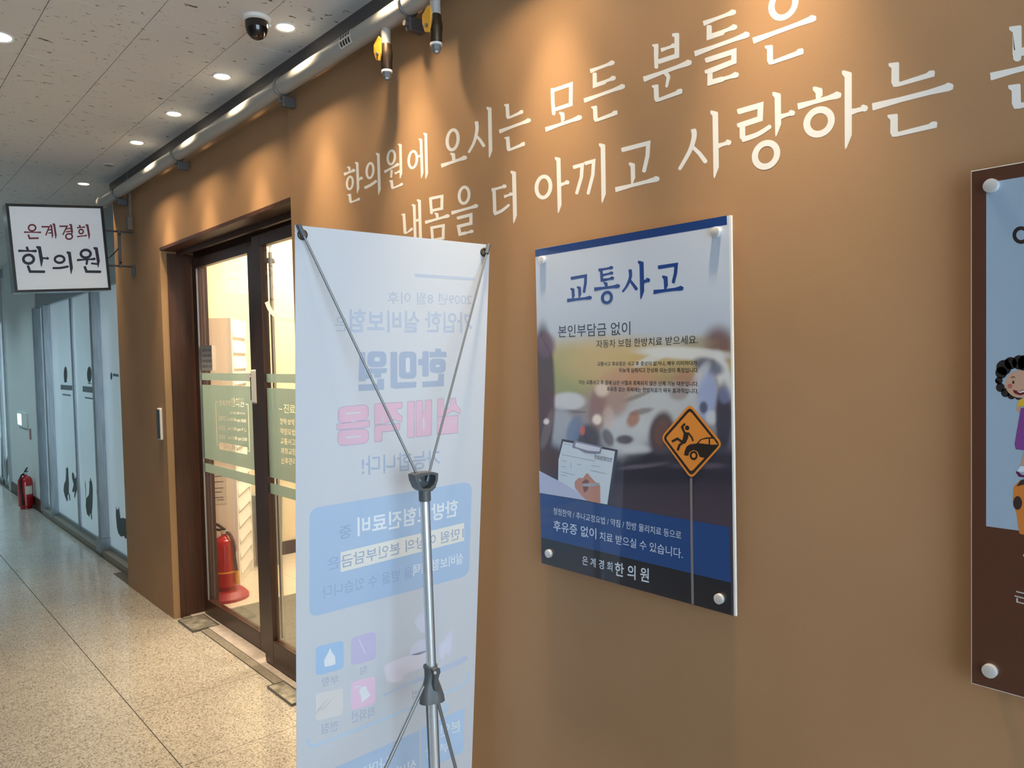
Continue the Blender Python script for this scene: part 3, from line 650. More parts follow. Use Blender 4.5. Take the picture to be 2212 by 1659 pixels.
# ---------------------------------------------------------------- pipe
PY, PZ, PR = -1.308, 2.506, 0.031
pp = empty('sprinkler_pipe', (3.0, PY, PZ), 'grey sprinkler pipe running along the top of the tan wall', 'pipe')
MB().cyl((-1.9, PY, PZ), (5.47, PY, PZ), PR, n=32).build('pipe_run', M['pipe'], pp, smooth=True)
MB().cyl((5.42, PY, PZ), (5.475, PY, PZ), PR+0.006, n=28).build('end_cap', M['pipe'], pp, smooth=True)
for x in (0.9, 1.925, 2.79, 4.0, 5.1):
    ring = MB().tube([(x, PY+(PR+0.003)*math.cos(a), PZ+(PR+0.003)*math.sin(a)) for a in [2*math.pi*i/24 for i in range(25)]], 0.0035, 8).build('clamp_ring', M['grey_metal'], pp, smooth=True)
    MB().box((x-0.012, W_MAIN+0.0005, PZ-0.075), (x+0.012, PY+0.004, PZ-0.035)).build('bracket_foot', M['grey_metal'], ring, bevel=0.003)
    MB().cyl((x, PY+0.002, PZ-0.055), (x, PY+0.016, PZ-0.055), 0.009, n=6).build('nut', M['grey_metal'], ring)
for x in (2.052, 1.790):
    zt = PZ-PR+0.004
    vb = MB().lathe([(0.015, -0.060), (0.015, 0.0), (0.019, 0.008)], (x, PY, zt), 20).build('branch', M['pipe'], pp, smooth=True)
    v = MB().lathe([(0.014, -0.128), (0.0175, -0.122), (0.0175, -0.098), (0.0195, -0.09), (0.0195, -0.072), (0.0175, -0.066), (0.0175, -0.052), (0.0155, -0.048)], (x, PY, zt), 20).build('drain_valve', M['brass'], pp, smooth=True)
    MB().lathe([(0.0175, -0.134), (0.0175, -0.128)], (x, PY, zt), 20).build('white_washer', M['white'], v)
    MB().lathe([(0.0085, -0.156), (0.0095, -0.150), (0.0135, -0.147), (0.0135, -0.134)], (x, PY, zt), 6).build('plug', M['rod'], v)
    hx = x - 0.001; hy = PY + 0.026; 
    pts = [(hx+0.012, hy, zt-0.100), (hx+0.018, hy+0.004, zt-0.075), (hx+0.014, hy+0.006, zt-0.055), (hx-0.012, hy+0.004, zt-0.035), (hx-0.018, hy, zt-0.045), (hx-0.012, hy-0.002, zt-0.085), (hx-0.004, hy-0.002, zt-0.105)]
    MB().prism(pts, (0.0, 0.005, 0.0)).build('valve_handle', M['yellow'], v, bevel=0.001)
    MB().cyl((x, PY+0.012, zt-0.085), (x, hy+0.010, zt-0.085), 0.005).build('handle_bolt', M['grey_metal'], v)
# stuck-on marking label
def arcpatch(x0, x1, a0, a1, r, n=8):
    v = [(x, PY+r*math.cos(a0+(a1-a0)*i/n), PZ+r*math.sin(a0+(a1-a0)*i/n)) for x in (x0, x1) for i in range(n+1)]
    return v, [(i, i+1, n+2+i, n+1+i) for i in range(n)]
lb = MB().add(*arcpatch(2.215, 2.29, -0.75, 0.75, PR+0.0006)).build('marking_label', M['paper'], pp)
mb = MB()
for a, c in ((0.68, 0.12), (0.0, -0.62)):
    for i in range(4): mb.add(*arcpatch(2.222+i*0.0165, 2.233+i*0.0165, c, a-0.08, PR+0.0011, 4))
mb.build('label_print', M['ink'], lb)

# ---------------------------------------------------------------- ceiling lamps
def downlight(x, y, lampmat, power, color, label, group, size=math.radians(48), blend=1.0, R=0.031, spill=0.0):
    e = empty('downlight', (x, y, CEIL), label, 'downlight', group)
    MB().lathe([(R, -0.0005), (R+0.007, -0.003), (R+0.009, 0.0), (R+0.009, 0.002), (R, 0.002)], (x, y, CEIL-0.0015), 32).build('trim_ring', M['trim'], e, smooth=True)
    MB().lathe([(R-0.001, 0.0), (R-0.001, 0.0015)], (x, y, CEIL-0.0024), 32).build('lamp_disc', lampmat, e)
    if power:
        l = bpy.data.lights.new('downlight_beam', 'SPOT'); l.energy = power; l.color = color; l.spot_size = size; l.spot_blend = blend; l.shadow_soft_size = 0.03
        lo = bpy.data.objects.new('downlight_beam', l); col.objects.link(lo); lo.parent = e; lo.location = (0, 0, -0.012)
    if spill:
        l = bpy.data.lights.new('downlight_spill', 'SPOT'); l.energy = spill; l.color = color; l.spot_size = math.radians(112); l.spot_blend = 1.0; l.shadow_soft_size = 0.025
        lo = bpy.data.objects.new('downlight_spill', l); col.objects.link(lo); lo.parent = e; lo.location = (0, 0, -0.012)
    return e
DL = [(5.546, 'lit warm downlight at the far end of the row above the box sign'), (4.362, 'warm downlight above the far end of the entrance, second lit one from the box sign'),
      (3.761, 'warm downlight above the sliding door, third lit one from the box sign'), (3.156, 'warm downlight next in the row after the security camera'),
      (2.56, 'warm downlight right beside the black dome camera'), (1.96, 'warm downlight over the drain valves, above the frame'), (1.36, 'warm downlight over the traffic poster, above the frame'), (0.76, 'warm downlight over the end of the lettering, above the frame')]
for x, lab in DL: downlight(x, -1.22, M['lamp'], P_WARM*(0.5 if x > 5 else 1), WARM, lab, 'warm downlights along the tan wall', spill=P_SPILL*(0.6 if x > 5 else 1))
e = empty('ceiling_sensor', (4.943, -1.224, CEIL), 'unlit grey round fitting in the row of warm downlights', 'sensor')
MB().lathe([(0.03, -0.004), (0.034, -0.002), (0.034, 0.0)], (4.943, -1.224, CEIL), 28).build('trim_ring', M['trim'], e, smooth=True)
MB().lathe([(0.02, -0.006), (0.026, -0.004)], (4.943, -1.224, CEIL), 28).build('lens', M['lamp_off'], e, smooth=True)
for i, x in enumerate((3.25, 7.4, 9.25, 10.75, 12.25)):
    downlight(x, -0.46, M['lamp_cool'], P_COOL if i else P_COOL*0.25, COOL, ['cool white downlight at the left edge of the ceiling'][0] if i == 0 else 'cool white downlight out of view over the far corridor', 'cool downlights over the corridor', math.radians(130), 1.0, 0.045)
# dome camera
X0, Y0 = 2.553, -1.112
e = empty('dome_camera', (X0, Y0, CEIL), 'black dome security camera on the ceiling beside a downlight', 'camera')
MB().lathe([(0.040, -0.014), (0.047, -0.010), (0.048, 0.0)], (X0, Y0, CEIL), 36).build('mount_ring', M['white'], e, smooth=True)
MB().lathe([(0.002, -0.072), (0.012, -0.071), (0.022, -0.066), (0.031, -0.055), (0.036, -0.042), (0.038, -0.028), (0.038, -0.014)], (X0, Y0, CEIL), 36).build('dome', M['dome'], e, smooth=True)
MB().box((X0-0.012, Y0-0.048, CEIL-0.022), (X0+0.012, Y0-0.038, CEIL-0.013)).build('latch', M['white'], e, bevel=0.002)

# ---------------------------------------------------------------- projecting box sign
XS = 5.0
ZS = (0, 420); SS = 5.267
c = [onX(x, y, XS) for x, y in ((11.5, 439.5), (222, 445.6), (239.6, 626.6), (33, 632))]
inn = [onX(x, y, XS) for x, y in ((18.5, 445.5), (216.5, 450.3), (233.8, 621.5), (38, 626.8))]
sg = empty('projecting_sign', (XS+0.06, float(np.mean([p[1] for p in c])), float(min(p[2] for p in c))), 'square backlit box sign with red and navy lettering jutting from the wall', 'sign')
dp = np.array([0.115, 0, 0])
MB().prism([np.array(p)+np.array([0.004, 0, 0]) for p in c], dp).build('sign_case', M['steel'], sg, bevel=0.002)
mb = MB(); n = 4
for i in range(4):
    j = (i+1) % 4; mb.prism([c[i], c[j], inn[j], inn[i]], (0.012, 0, 0))
mb.v = [(x-0.006, y, z) for x, y, z in mb.v]
mb.build('black_frame', M['black'], sg)
MB().poly([np.array(p)+np.array([0.001, 0, 0]) for p in inn]).build('lit_face', M['sign_face'], sg)
PS = ((XS-0.0004, 0, 0), (-1, 0, 0))
red = [[('O',315,335,415,425,19),('H',273,428,470,432,19),('S',[(322,456),(336,500),(442,497)],20)],
       [('S',[(472,368),(560,368),(520,468)],20,14),('S',[(553,405),(592,400)],14),('S',[(550,441),(598,434)],14),('V',582,342,602,502,20),('V',614,328,641,508,22)],
       [('S',[(676,362),(764,362),(714,462)],20,14),('S',[(752,392),(808,386)],14),('S',[(750,426),(812,417)],14),('V',806,334,826,470,23),('O',740,438,832,518,18)],
       [('S',[(904,348),(912,374)],20),('H',876,379,970,371,18),('O',890,389,956,456,17),('H',878,480,990,467,18),('V',992,338,1022,512,24)]]
nav = [[('S',[(302,594),(320,640)],28),('H',208,640,422,645,30),('O',250,672,400,802,32),('V',444,584,486,824,40),('H',468,722,558,730,30),('S',[(316,808),(342,878),(515,880)],30)],
       [('O',610,685,746,792,28),('C',[(598,838),(690,836),(782,818)],26),('V',786,646,822,908,36)],
       [('O',905,616,1046,735,30),('H',876,746,1090,734,28),('S',[(992,745),(984,802)],30,22),('S',[(1036,784),(1110,792)],22),('V',1092,596,1130,832,36),('S',[(962,816),(984,878),(1152,880)],30)]]
for st in red:
    mb = MB(); glyph(mb, st, ZS, SS, PS); mb.build('letter', M['red_text'], sg, recalc=False)
for st in nav:
    mb = MB(); glyph(mb, st, ZS, SS, PS); mb.build('letter', M['navy_text'], sg, recalc=False)
XM = XS+0.055
for z0, z1 in ((2.262, 2.262), (2.055, 2.055)):
    ya = -1.205
    MB().tube([(XM, ya, z0), (XM, W_DOOR, z1)], 0.006, 8).build('bracket_arm', M['grey_metal'], sg)
MB().box((XM-0.008, -1.300, 2.045), (XM+0.008, -1.285, 2.272)).build('bracket_strap', M['grey_metal'], sg, bevel=0.002)
for z in (2.075, 2.245): MB().cyl((XM-0.014, -1.292, z), (XM-0.006, -1.292, z), 0.008, n=6).build('bracket_bolt', M['black'], sg)
MB().box((XM-0.03, W_DOOR, 2.0), (XM+0.02, W_DOOR+0.008, 2.065)).build('wall_foot', M['grey_metal'], sg, bevel=0.002)
MB().tube(catmull([(XM, -1.21, 2.10), (XM, -1.235, 2.105), (XM, -1.26, 2.13), (XM, -1.285, 2.16)]), 0.003, 8).build('power_cable', M['black'], sg)
cd = empty('cable_conduit', (5.05, W_DOOR, 2.26), 'thin conduit and small junction box on the pier above the sign bracket', 'conduit')
MB().box((5.040, W_DOOR, 2.355), (5.062, W_DOOR+0.016, CEIL)).build('trunking', M['conduit'], cd, bevel=0.002)
MB().box((5.030, W_DOOR, 2.276), (5.075, W_DOOR+0.030, 2.355)).build('junction_box', M['conduit'], cd, bevel=0.003)
# ---------------------------------------------------------------- card reader on the pier
e = empty('card_reader', (4.625, W_DOOR, 1.02), 'slim white and black card reader on the tan pier by the door', 'card reader')
MB().box((4.60, W_DOOR, 1.022), (4.655, W_DOOR+0.016, 1.205)).build('white_body', M['white'], e, bevel=0.006)
MB().box((4.604, W_DOOR+0.0165, 1.030), (4.651, W_DOOR+0.020, 1.197)).build('black_face', M['black'], e, bevel=0.0015)

# ---------------------------------------------------------------- far shopfront
FY = W_FAR
sf = empty('window_1', (7.0, FY, 0), 'pale frosted shopfront glazing with dark animal silhouettes beyond the pier', 'shopfront', kind='structure')
MB().box((5.45, FY-0.10, -0.02), (8.75, -1.432, 0.048)).build('sill', M['grey_stone'], sf, bevel=0.003)
for a, b_ in ((5.45, 6.42), (6.48, 7.335), (7.395, 8.25), (8.31, 8.72)):
    MB().box((a, FY-0.02, 0.085), (b_, FY-0.008, 2.03)).build('glass_pane', M['far_glass'], sf)
    MB().box((a, FY-0.028, 0.048), (b_, FY+0.004, 0.085)).build('bottom_rail', M['far_steel'], sf, bevel=0.002)
for a, y1, ww in ((6.42, -1.425, 0.06), (8.25, -1.425, 0.06), (8.72, -1.425, 0.06)):
    MB().box((a, FY-0.03, 0.03), (a+ww, y1, 2.03)).build('post', M['far_steel'], sf, bevel=0.003)
MB().box((7.335, FY-0.028, 0.05), (7.395, FY+0.006, 2.03)).build('mullion', M['far_steel'], sf, bevel=0.002)
MB().box((5.45, FY-0.10, 2.03), (8.78, FY+0.02, CEIL+0.02)).build('header', M['far_steel'], sf, bevel=0.003)
MB().box((6.40, -1.50, 0.03), (6.55, -1.418, 0.14)).build('floor_spring_cover', M['far_steel'], sf, bevel=0.004)
wf = tag(MB().box((8.78, FY-0.10, 0.0), (10.62, FY+0.03, CEIL+0.02)).build('wall_far', M['far_white'], origin=(9.7, FY, 0)), 'white wall section beyond the shopfront behind the red extinguisher', 'wall', kind='structure')
tag(MB().box((8.79, FY+0.028, 0.0), (10.62, FY+0.042, 0.115)).build('baseboard_far', M['brown_base'], bevel=0.002), 'dark brown skirting on the far white wall', 'baseboard', kind='structure')
sf2 = empty('window_2', (12.0, FY, 0), 'far glazed shopfront with steel frames at the left edge', 'shopfront', kind='structure')
MB().box((10.62, FY-0.03, 0.0), (10.74, FY+0.05, 2.5)).build('post', M['steel'], sf2, bevel=0.003)
MB().box((10.74, FY-0.02, 0.05), (13.4, FY-0.008, 2.0)).build('glass_pane', M['far_glass'], sf2)
MB().box((11.30, FY-0.03, 0.0), (11.38, FY+0.02, 2.0)).build('post', M['steel'], sf2, bevel=0.003)
MB().box((10.62, FY-0.06, 2.0), (13.4, FY+0.03, 2.14)).build('header', M['steel'], sf2, bevel=0.004)
MB().box((10.62, FY-0.06, 2.14), (13.4, FY+0.0, CEIL)).build('upper_panel', M['far_steel'], sf2)
MB().box((10.62, FY-0.06, 0.0), (13.4, FY+0.02, 0.06)).build('bottom_rail', M['far_steel'], sf2)
# silhouettes and logos on the glass (traced outlines)
PG = ((0, FY-0.0075, 0), (0, 1, 0)); ZG = (0, 980); SG = 5.267
sil = [[(766,142),(758,170),(745,160),(752,195),(748,300),(728,350),(722,420),(740,490),(762,545),(772,530),(768,480),(780,455),(790,530),(800,532),(795,470),(782,440),(785,330),(778,250),(776,180)],
       [(870,50),(882,55),(892,110),(890,150),(882,160),(900,300),(898,420),(885,430),(880,390),(868,440),(852,505),(842,490),(850,430),(828,442),(822,420),(838,350),(820,280),(818,220),(828,212),(842,230),(852,290),(868,250),(862,170),(872,150),(862,80)],
       [(1028,268),(1048,330),(1056,400),(1052,600),(1044,680),(1048,755),(1036,740),(1032,690),(1022,680),(1020,722),(990,690),(975,600),(978,510),(1010,470),(1014,440),(1018,340),(1008,310),(1022,318)],
       [(968,295),(974,350),(980,420),(976,500),(972,500),(974,420),(966,350)],
       [(1098,412),(1118,412),(1138,510),(1172,545),(1178,690),(1152,700),(1148,780),(1138,795),(1132,780),(1142,690),(1130,640),(1118,540),(1100,460)],
       [(1205,560),(1212,700),(1210,825),(1204,820),(1200,700)],
       [(1320,595),(1328,630),(1345,638),(1352,598),(1358,640),(1370,735),(1400,730),(1440,742),(1450,960),(1425,968),(1410,935),(1375,945),(1345,905),(1330,840),(1318,700)],
       [(585,265),(600,310),(620,330),(628,440),(600,370),(582,330)]]
for s in sil:
    mb = MB(); poly_px(mb, s, ZG, SG, PG); mb.build('animal_decal', M['decal'], sf, recalc=False)
ZL = (0, 700)
for cx, cy, rx, ry in ((745,575,20,92), (1016,575,26,92), (1266,592,11,44)):
    mb = MB(); poly_px(mb, circ(cx, cy, rx, ry), ZL, SG, PG); 
    mb.build('logo_decal', M['decal'], sf, recalc=False)
mb = MB()
for q in ([(690,690),(822,700),(822,755),(690,745)], [(940,705),(1108,720),(1108,790),(940,770)], [(710,792),(805,805),(805,822),(710,808)], [(965,828),(1085,845),(1085,862),(965,845)], [(1286,562),(1350,572),(1350,600),(1286,592)], [(728,648),(765,650),(765,662),(728,660)], [(998,668),(1040,670),(1040,682),(998,680)]):
    poly_px(mb, q, ZL, SG, PG)
mb.build('logo_text_decal', M['decal_grey'], sf, recalc=False)
mb = MB(); poly_px(mb, [(2,945),(10,950),(12,1000),(16,985),(19,1010),(12,1080),(4,1060)], (0, 0), 1, PG); mb.build('animal_decal', M['decal'], sf2, recalc=False)
# call panel and sticker on the far white wall
e = empty('wall_switch', (9.75, FY+0.03, 0.76), 'small white switch plate with a painted window reflection on the far white wall', 'switch')
q = [onY(x, y, FY+0.03) for x, y in ((40.5, 891), (60, 893), (60.5, 922), (43, 920))]
x0, x1 = min(p[0] for p in q), max(p[0] for p in q); z0, z1 = min(p[2] for p in q), max(p[2] for p in q)
MB().box((x0, FY+0.03, z0), (x1, FY+0.045, z1)).build('plate', M['far_white'], e, bevel=0.003)
MB().box((x0+(x1-x0)*0.55, FY+0.0455, z0+0.02), (x1-0.02, FY+0.048, z1-0.02)).build('painted_reflection', mat('switch screen', (.7, 1, 1), emit=(0.65, 1.0, 1.0), emit_s=1.2), e)  # glowing patch stands in for a window reflected on the plate
q = [onY(x, y, FY+0.031) for x, y in ((63, 926), (67, 926), (68, 950), (64, 949))]
tag(MB().prism(q, (0, 0.001, 0)).build('wall_sticker', mat('faded red sticker', (0.30, 0.13, 0.15))), 'small faded red sticker on the far white wall', 'sticker')

# ---------------------------------------------------------------- banner and its stand
XT, ZT, XBOT = 1.575, 1.775, 1.705          # top leans back towards the camera
slope = (XBOT-XT)/(ZT-0.02)
bn = np.array([-1.0, 0.0, -slope]); bn /= np.linalg.norm(bn)
P0B = np.array([XT, 0, ZT])
PB = (P0B, bn)
tl = on_plane(637, 486, *PB); tr = on_plane(1058, 529, *PB); bl = on_plane(640.5, 1659, *PB); br = on_plane(1019, 1659, *PB)
def ext(a, b, z): return a + (b-a)*((z-a[2])/(b[2]-a[2]))
bl = ext(tl, bl, 0.06); br = ext(tr, br, 0.06)
ban = empty('printed_banner', ((bl+br)/2).tolist(), 'white fabric banner seen from behind with mirrored blue and pink print', 'banner')
MB().prism([tl, tr, br, bl], -bn*0.0006).build('fabric_sheet', M['banner'], ban)
B1 = (620, 470); B2 = (620, 800); B3 = (620, 1030); B4 = (620, 1300); SB = 4.7064; S4 = 4.621
def bc(c): return tuple(min(0.88, v / k) for v, k in zip(lin(c), (0.80, 0.85, 0.87)))
BLUE = bc((154, 181, 212)); LT = bc((204, 216, 234)); GB = bc((162, 178, 200)); GB2 = bc((142, 163, 194))
mb = MB(); mb.cur = GB
poly_px(mb, [(1300,570),(1905,612),(1905,638),(1300,602)], B1, SB, PB)
text_part(ban, M['print'], mb.cur, '2009년 8월 이후', (1880,890), (1022,878), (1880,775), B1, SB, PB)
text_part(ban, M['print'], mb.cur, '가입한 실비보험', (1885,1172), (638,1168), (1885,962), B1, SB, PB, 0.022); text_part(ban, M['print'], mb.cur, '은', (612,1156), (490,1156), (612,1012), B1, SB, PB)
mb.cur = bc((152,171,197)); text_part(ban, M['print'], mb.cur, '가능합니다!', (1556,985), (760,1072), (1556,800), B2, SB, PB, 0.012)
mb.build('headline_bar_print', M['print'], ban, attr=True, recalc=False)
FAB = (0.61, 0.66, 0.74)
def block_letter(name, color, shapes, holes, origin, scale, edge=None):
    mb = MB()
    for pl, r in shapes:
        mb.cur = color; poly_px(mb, pl, origin, scale, PB, 0.0006, rnd=r)
        if edge:
            mb.cur = edge; q = rounded(pl, r) if r else [np.array(p, float) for p in pl]; stroke_px(mb, list(q)+[q[0], q[1]], 5, origin, scale, PB, 0.0008)
    for pl, r in holes: mb.cur = FAB; poly_px(mb, pl, origin, scale, PB, 0.0010, rnd=r)
    return mb.build(name, M['print'], ban, attr=True, recalc=False)
def rr(x0, y0, x1, y1): return [(x0, y0), (x1, y0), (x1, y1), (x0, y1)]
BH = (730, 740); SH = 4.7615; CB = bc((148, 166, 192)); CP = bc((197, 172, 194)); CE = bc((160, 152, 178))
block_letter('block_letter', CB, [([(1000,62),(1060,62),(1060,94),(1117,95),(1117,150),(943,153),(943,95),(1000,95)], 8), (rr(943,165,1108,312), 50), ([(870,90),(935,88),(932,350),(868,350),(868,235),(825,233),(825,170),(868,168)], 8), ([(1035,322),(1093,322),(1090,448),(868,460),(866,402),(1030,392)], 8)], [(rr(1005,228,1048,252), 12)], BH, SH)
block_letter('block_letter', CB, [(rr(628,92,808,372), 55), ([(540,95),(610,95),(612,410),(808,402),(806,462),(580,475),(542,460)], 10)], [(rr(697,155,741,308), 20)], BH, SH)
block_letter('block_letter', CB, [(rr(302,90,498,252), 55), ([(285,268),(506,264),(500,312),(446,316),(446,362),(376,364),(370,318),(285,330)], 8), ([(222,100),(282,98),(282,330),(354,330),(354,362),(284,375),(284,398),(212,396)], 6), ([(405,374),(475,374),(474,484),(212,497),(210,432),(402,424)], 8)], [(rr(376,150,430,192), 14)], BH, SH)
block_letter('block_letter', CP, [([(1665,285),(1712,280),(1722,350),(1762,395),(1758,445),(1690,405),(1612,462),(1606,418),(1660,360)], 6), ([(1532,290),(1595,288),(1595,465),(1532,470)], 6), ([(1530,478),(1740,455),(1738,510),(1737,518),(1735,635),(1525,655),(1528,600),(1530,585)], 6)], [([(1530,534),(1738,508),(1738,514),(1530,540)], 0), ([(1600,588),(1678,578),(1678,582),(1600,594)], 0)], B2, SB, CE)
block_letter('block_letter', CP, [([(1312,308),(1380,305),(1380,430),(1405,428),(1405,302),(1472,298),(1468,660),(1312,675)], 8), ([(1225,318),(1297,312),(1292,685),(1225,685)], 12)], [([(1380,482),(1398,480),(1398,604),(1380,608)], 4)], B2, SB, CE)
block_letter('block_letter', CP, [([(892,340),(1172,322),(1170,385),(1112,392),(1130,440),(1174,466),(1168,530),(1090,500),(1000,540),(892,552)], 8), ([(892,562),(1150,540),(1145,605),(968,625),(965,722),(892,727)], 10)], [([(966,478),(976,476),(976,540),(966,542)], 0)], B2, SB, CE)
block_letter('block_letter', CP, [([(520,375),(828,345),(828,500),(520,540)], 60), ([(508,545),(840,508),(838,575),(508,605)], 8), ([(518,612),(830,592),(828,738),(518,768)], 60)], [([(598,432),(750,420),(750,436),(598,448)], 6), ([(652,518),(705,513),(705,522),(652,527)], 3), ([(598,676),(750,662),(750,680),(598,692)], 6)], B2, SB, CE)
mb = MB(); mb.cur = BLUE; poly_px(mb, [(230,325),(1880,45),(1850,1003),(230,1430)], B3, SB, PB, rnd=95)
mb.cur = bc((205,211,210)); poly_px(mb, [(1800,468),(1800,650),(545,970),(545,768)], B3, SB, PB, 0.0010)
mb.cur = LT; text_part(ban, M['print'], mb.cur, '한방보험진료비', (1738,400), (718,606), (1738,226), B3, SB, PB, 0.02, 0.0010); text_part(ban, M['print'], mb.cur, '실비보험 혜택', (1790,878), (1285,1008), (1790,768), B3, SB, PB, 0.01, 0.0010)
mb.cur = GB2; text_part(ban, M['print'], mb.cur, '중', (655,615), (530,642), (655,484), B3, SB, PB, 0.01, 0.0010)
text_part(ban, M['print'], mb.cur, '은', (532,922), (412,952), (532,802), B3, SB, PB, 0.0, 0.0010); text_part(ban, M['print'], mb.cur, '을 받을 수 있습니다', (1272,1025), (358,1242), (1272,908), B3, SB, PB, 0.0, 0.0010)
mb.cur = bc((150,166,190)); text_part(ban, M['print'], mb.cur, '1만원 이상의 본인부담금', (1795,625), (552,930), (1795,508), B3, SB, PB, 0.01, 0.0014)
mb.build('blue_panel_print', M['print'], ban, attr=True, recalc=False)
mb = MB()
for cc, q in (((150,184,220), [(285,450),(564,385),(566,665),(288,740)]), ((176,178,212), [(640,360),(888,290),(888,570),(640,637)]), ((206,186,212), [(638,805),(882,738),(882,1020),(638,1087)]), ((196,201,206), [(285,920),(560,860),(558,1125),(285,1195)])):
    mb.cur = bc(cc); poly_px(mb, q, B4, S4, PB, rnd=45)
mb.cur = LT
poly_px(mb, [(430,458),(445,500),(480,545),(484,625),(430,640),(375,650),(370,580),(410,510)], B4, S4, PB, 0.001, rnd=14)
stroke_px(mb, [(718,375),(760,470),(785,520)], 7, B4, S4, PB, 0.001)
poly_px(mb, [(740,850),(790,840),(800,880),(835,935),(745,1010),(738,930),(718,900)], B4, S4, PB, 0.001, rnd=12); stroke_px(mb, [(675,860),(700,842),(735,848)], 10, B4, S4, PB, 0.001, True)
mb.cur = bc((182,186,192))
for a, b_ in (((300,1090),(400,980)), ((350,1080),(440,985)), ((290,1115),(345,1055))): stroke_px(mb, [a, b_], 12, B4, S4, PB, 0.001)
mb.cur = GB; 
for tx, a, b_, t in (('침',(802,705),(733,732),(802,628)), ('부항',(516,818),(344,852),(516,726)), ('적외선',(876,1158),(648,1212),(876,1042)), ('전침',(514,1283),(348,1320),(514,1182)), ('요법',(1420,930),(1250,970),(1420,850))):
    text_part(ban, M['print'], mb.cur, tx, a, b_, t, B4, S4, PB, 0.006)
mb.cur = bc((190,200,222)); poly_px(mb, [(1268,215),(1300,150),(1355,92),(1430,80),(1470,130),(1440,230),(1360,310),(1325,300)], B4, S4, PB, rnd=20)
poly_px(mb, [(1222,490),(1262,430),(1300,385),(1380,370),(1420,480),(1330,530),(1240,535)], B4, S4, PB, rnd=15)
poly_px(mb, [(1500,460),(1560,400),(1600,330),(1640,275),(1652,350),(1640,480),(1632,560),(1605,520),(1570,520),(1560,590),(1540,590)], B4, S4, PB, rnd=8)
mb.cur = bc((200,204,220)); poly_px(mb, [(960,660),(1000,620),(1180,545),(1400,480),(1400,640),(1180,720),(1140,810),(1000,800)], B4, S4, PB, rnd=20)
mb.cur = bc((170,186,212)); poly_px(mb, [(955,925),(1070,880),(1110,850),(1795,532),(1802,572),(1700,640),(1080,892),(965,946)], B4, S4, PB, 0.0009)
mb.cur = bc((168,196,222)); stroke_px(mb, [(205,1360),(212,1410),(240,1438),(330,1418),(900,1195),(1500,945),(1740,835),(1796,785),(1812,705)], 24, B4, S4, PB, curve=True)
poly_px(mb, [(1555,985),(1590,975),(1592,1050),(1622,1020),(1575,1140),(1535,1080),(1556,1075)], B4, S4, PB)
mb.cur = bc((158,184,214)); poly_px(mb, [(470,1659),(1322,1284),(1322,2100),(300,2600),(300,1735)], B4, S4, PB)
mb.cur = bc((162,192,224)); poly_px(mb, [(1340,1264),(1768,1058),(1762,1496),(1340,1700)], B4, S4, PB)
mb.cur = LT; text_part(ban, M['print'], mb.cur, '본인', (1735,1285), (1530,1352), (1735,1170), B4, S4, PB, 0.008, 0.001); text_part(ban, M['print'], mb.cur, '부담', (1640,1480), (1380,1560), (1640,1385), B4, S4, PB, 0.008, 0.001)
text_part(ban, M['print'], mb.cur, '나머지', (1012,1640), (712,1780), (1012,1530), B4, S4, PB, 0.008, 0.001); text_part(ban, M['print'], mb.cur, '실비', (1292,1700), (1098,1790), (1292,1560), B4, S4, PB, 0.008, 0.001)
mb.build('lower_print', M['print'], ban, attr=True, recalc=False)
gl = [(653, 507), (1045, 545)]
for gx, gy in gl:
    q = on_plane(gx, gy, *PB)
    ring = [q + bn*0.0012 + 0.0085*(math.cos(2*math.pi*i/20)*np.array([0, 1, 0]) + math.sin(2*math.pi*i/20)*np.cross(bn, (0, 1, 0))) for i in range(21)]
    MB().tube(ring, 0.0038, 8).build('eyelet', M['brass'], ban, smooth=True)
# stand
XST = 1.50
hub = onX(916, 1040, XST)
foot = np.array([XST-0.005, onX(941, 1659, XST)[1], 0.0])
st = empty('banner_stand', (foot[0], foot[1], 0.0), 'grey tripod stand with silver pole holding the white banner', 'banner stand')
polz = onX(917, 1065, XST)
kz = onX(931, 1460, XST)
MB().cyl((foot[0], foot[1], 0.16), polz, 0.0118, n=24).build('pole', M['tube'], st, smooth=True)
MB().cyl((foot[0]-0.0105, foot[1]-0.004, 0.17), polz + np.array([-0.0105, -0.004, -0.01]), 0.0022, n=8).build('pole_groove', M['darkgrey'], st)
# hub: hollow trapezoid yoke above a socket
def hp(x, y, dx=0.0): return onX(x, y, XST) + np.array([dx, 0, 0])
outer = [(889,1025),(902,1020),(928,1018),(940,1021),(939,1036),(934,1052),(926,1060),(905,1060),(898,1054),(891,1038)]
inner = [(899,1031),(912,1026),(926,1024),(934,1026),(934,1036),(930,1047),(922,1054),(908,1055),(903,1050),(899,1040)]
mb = MB(); n = len(outer)
vo = [hp(x, y, -0.014) for x, y in outer] + [hp(x, y, -0.014) for x, y in inner] + [hp(x, y, 0.016) for x, y in outer] + [hp(x, y, 0.016) for x, y in inner]
ff = []
for i in range(n):
    j = (i+1) % n
    ff += [(i, j, n+j, n+i), (2*n+i, 3*n+i, 3*n+j, 2*n+j), (i, 2*n+i, 2*n+j, j), (n+i, n+j, 3*n+j, 3*n+i)]
hb = MB().add(vo, ff).build('hub_yoke', M['darkgrey'], st, bevel=0.0012)
MB().prism([hp(x, y, 0.010) for x, y in inner], (0.005, 0, 0)).build('hub_back', M['darkgrey'], hb)
q0 = onX(917, 1056, XST); q1 = onX(918, 1082, XST)
MB().cyl(q1, q0, 0.0145, n=24).build('hub_socket', M['darkgrey'], st, bevel=0.001)
tipL = on_plane(651, 490, P0B + bn*0.012, bn); tipR = on_plane(1059, 532, P0B + bn*0.012, bn)
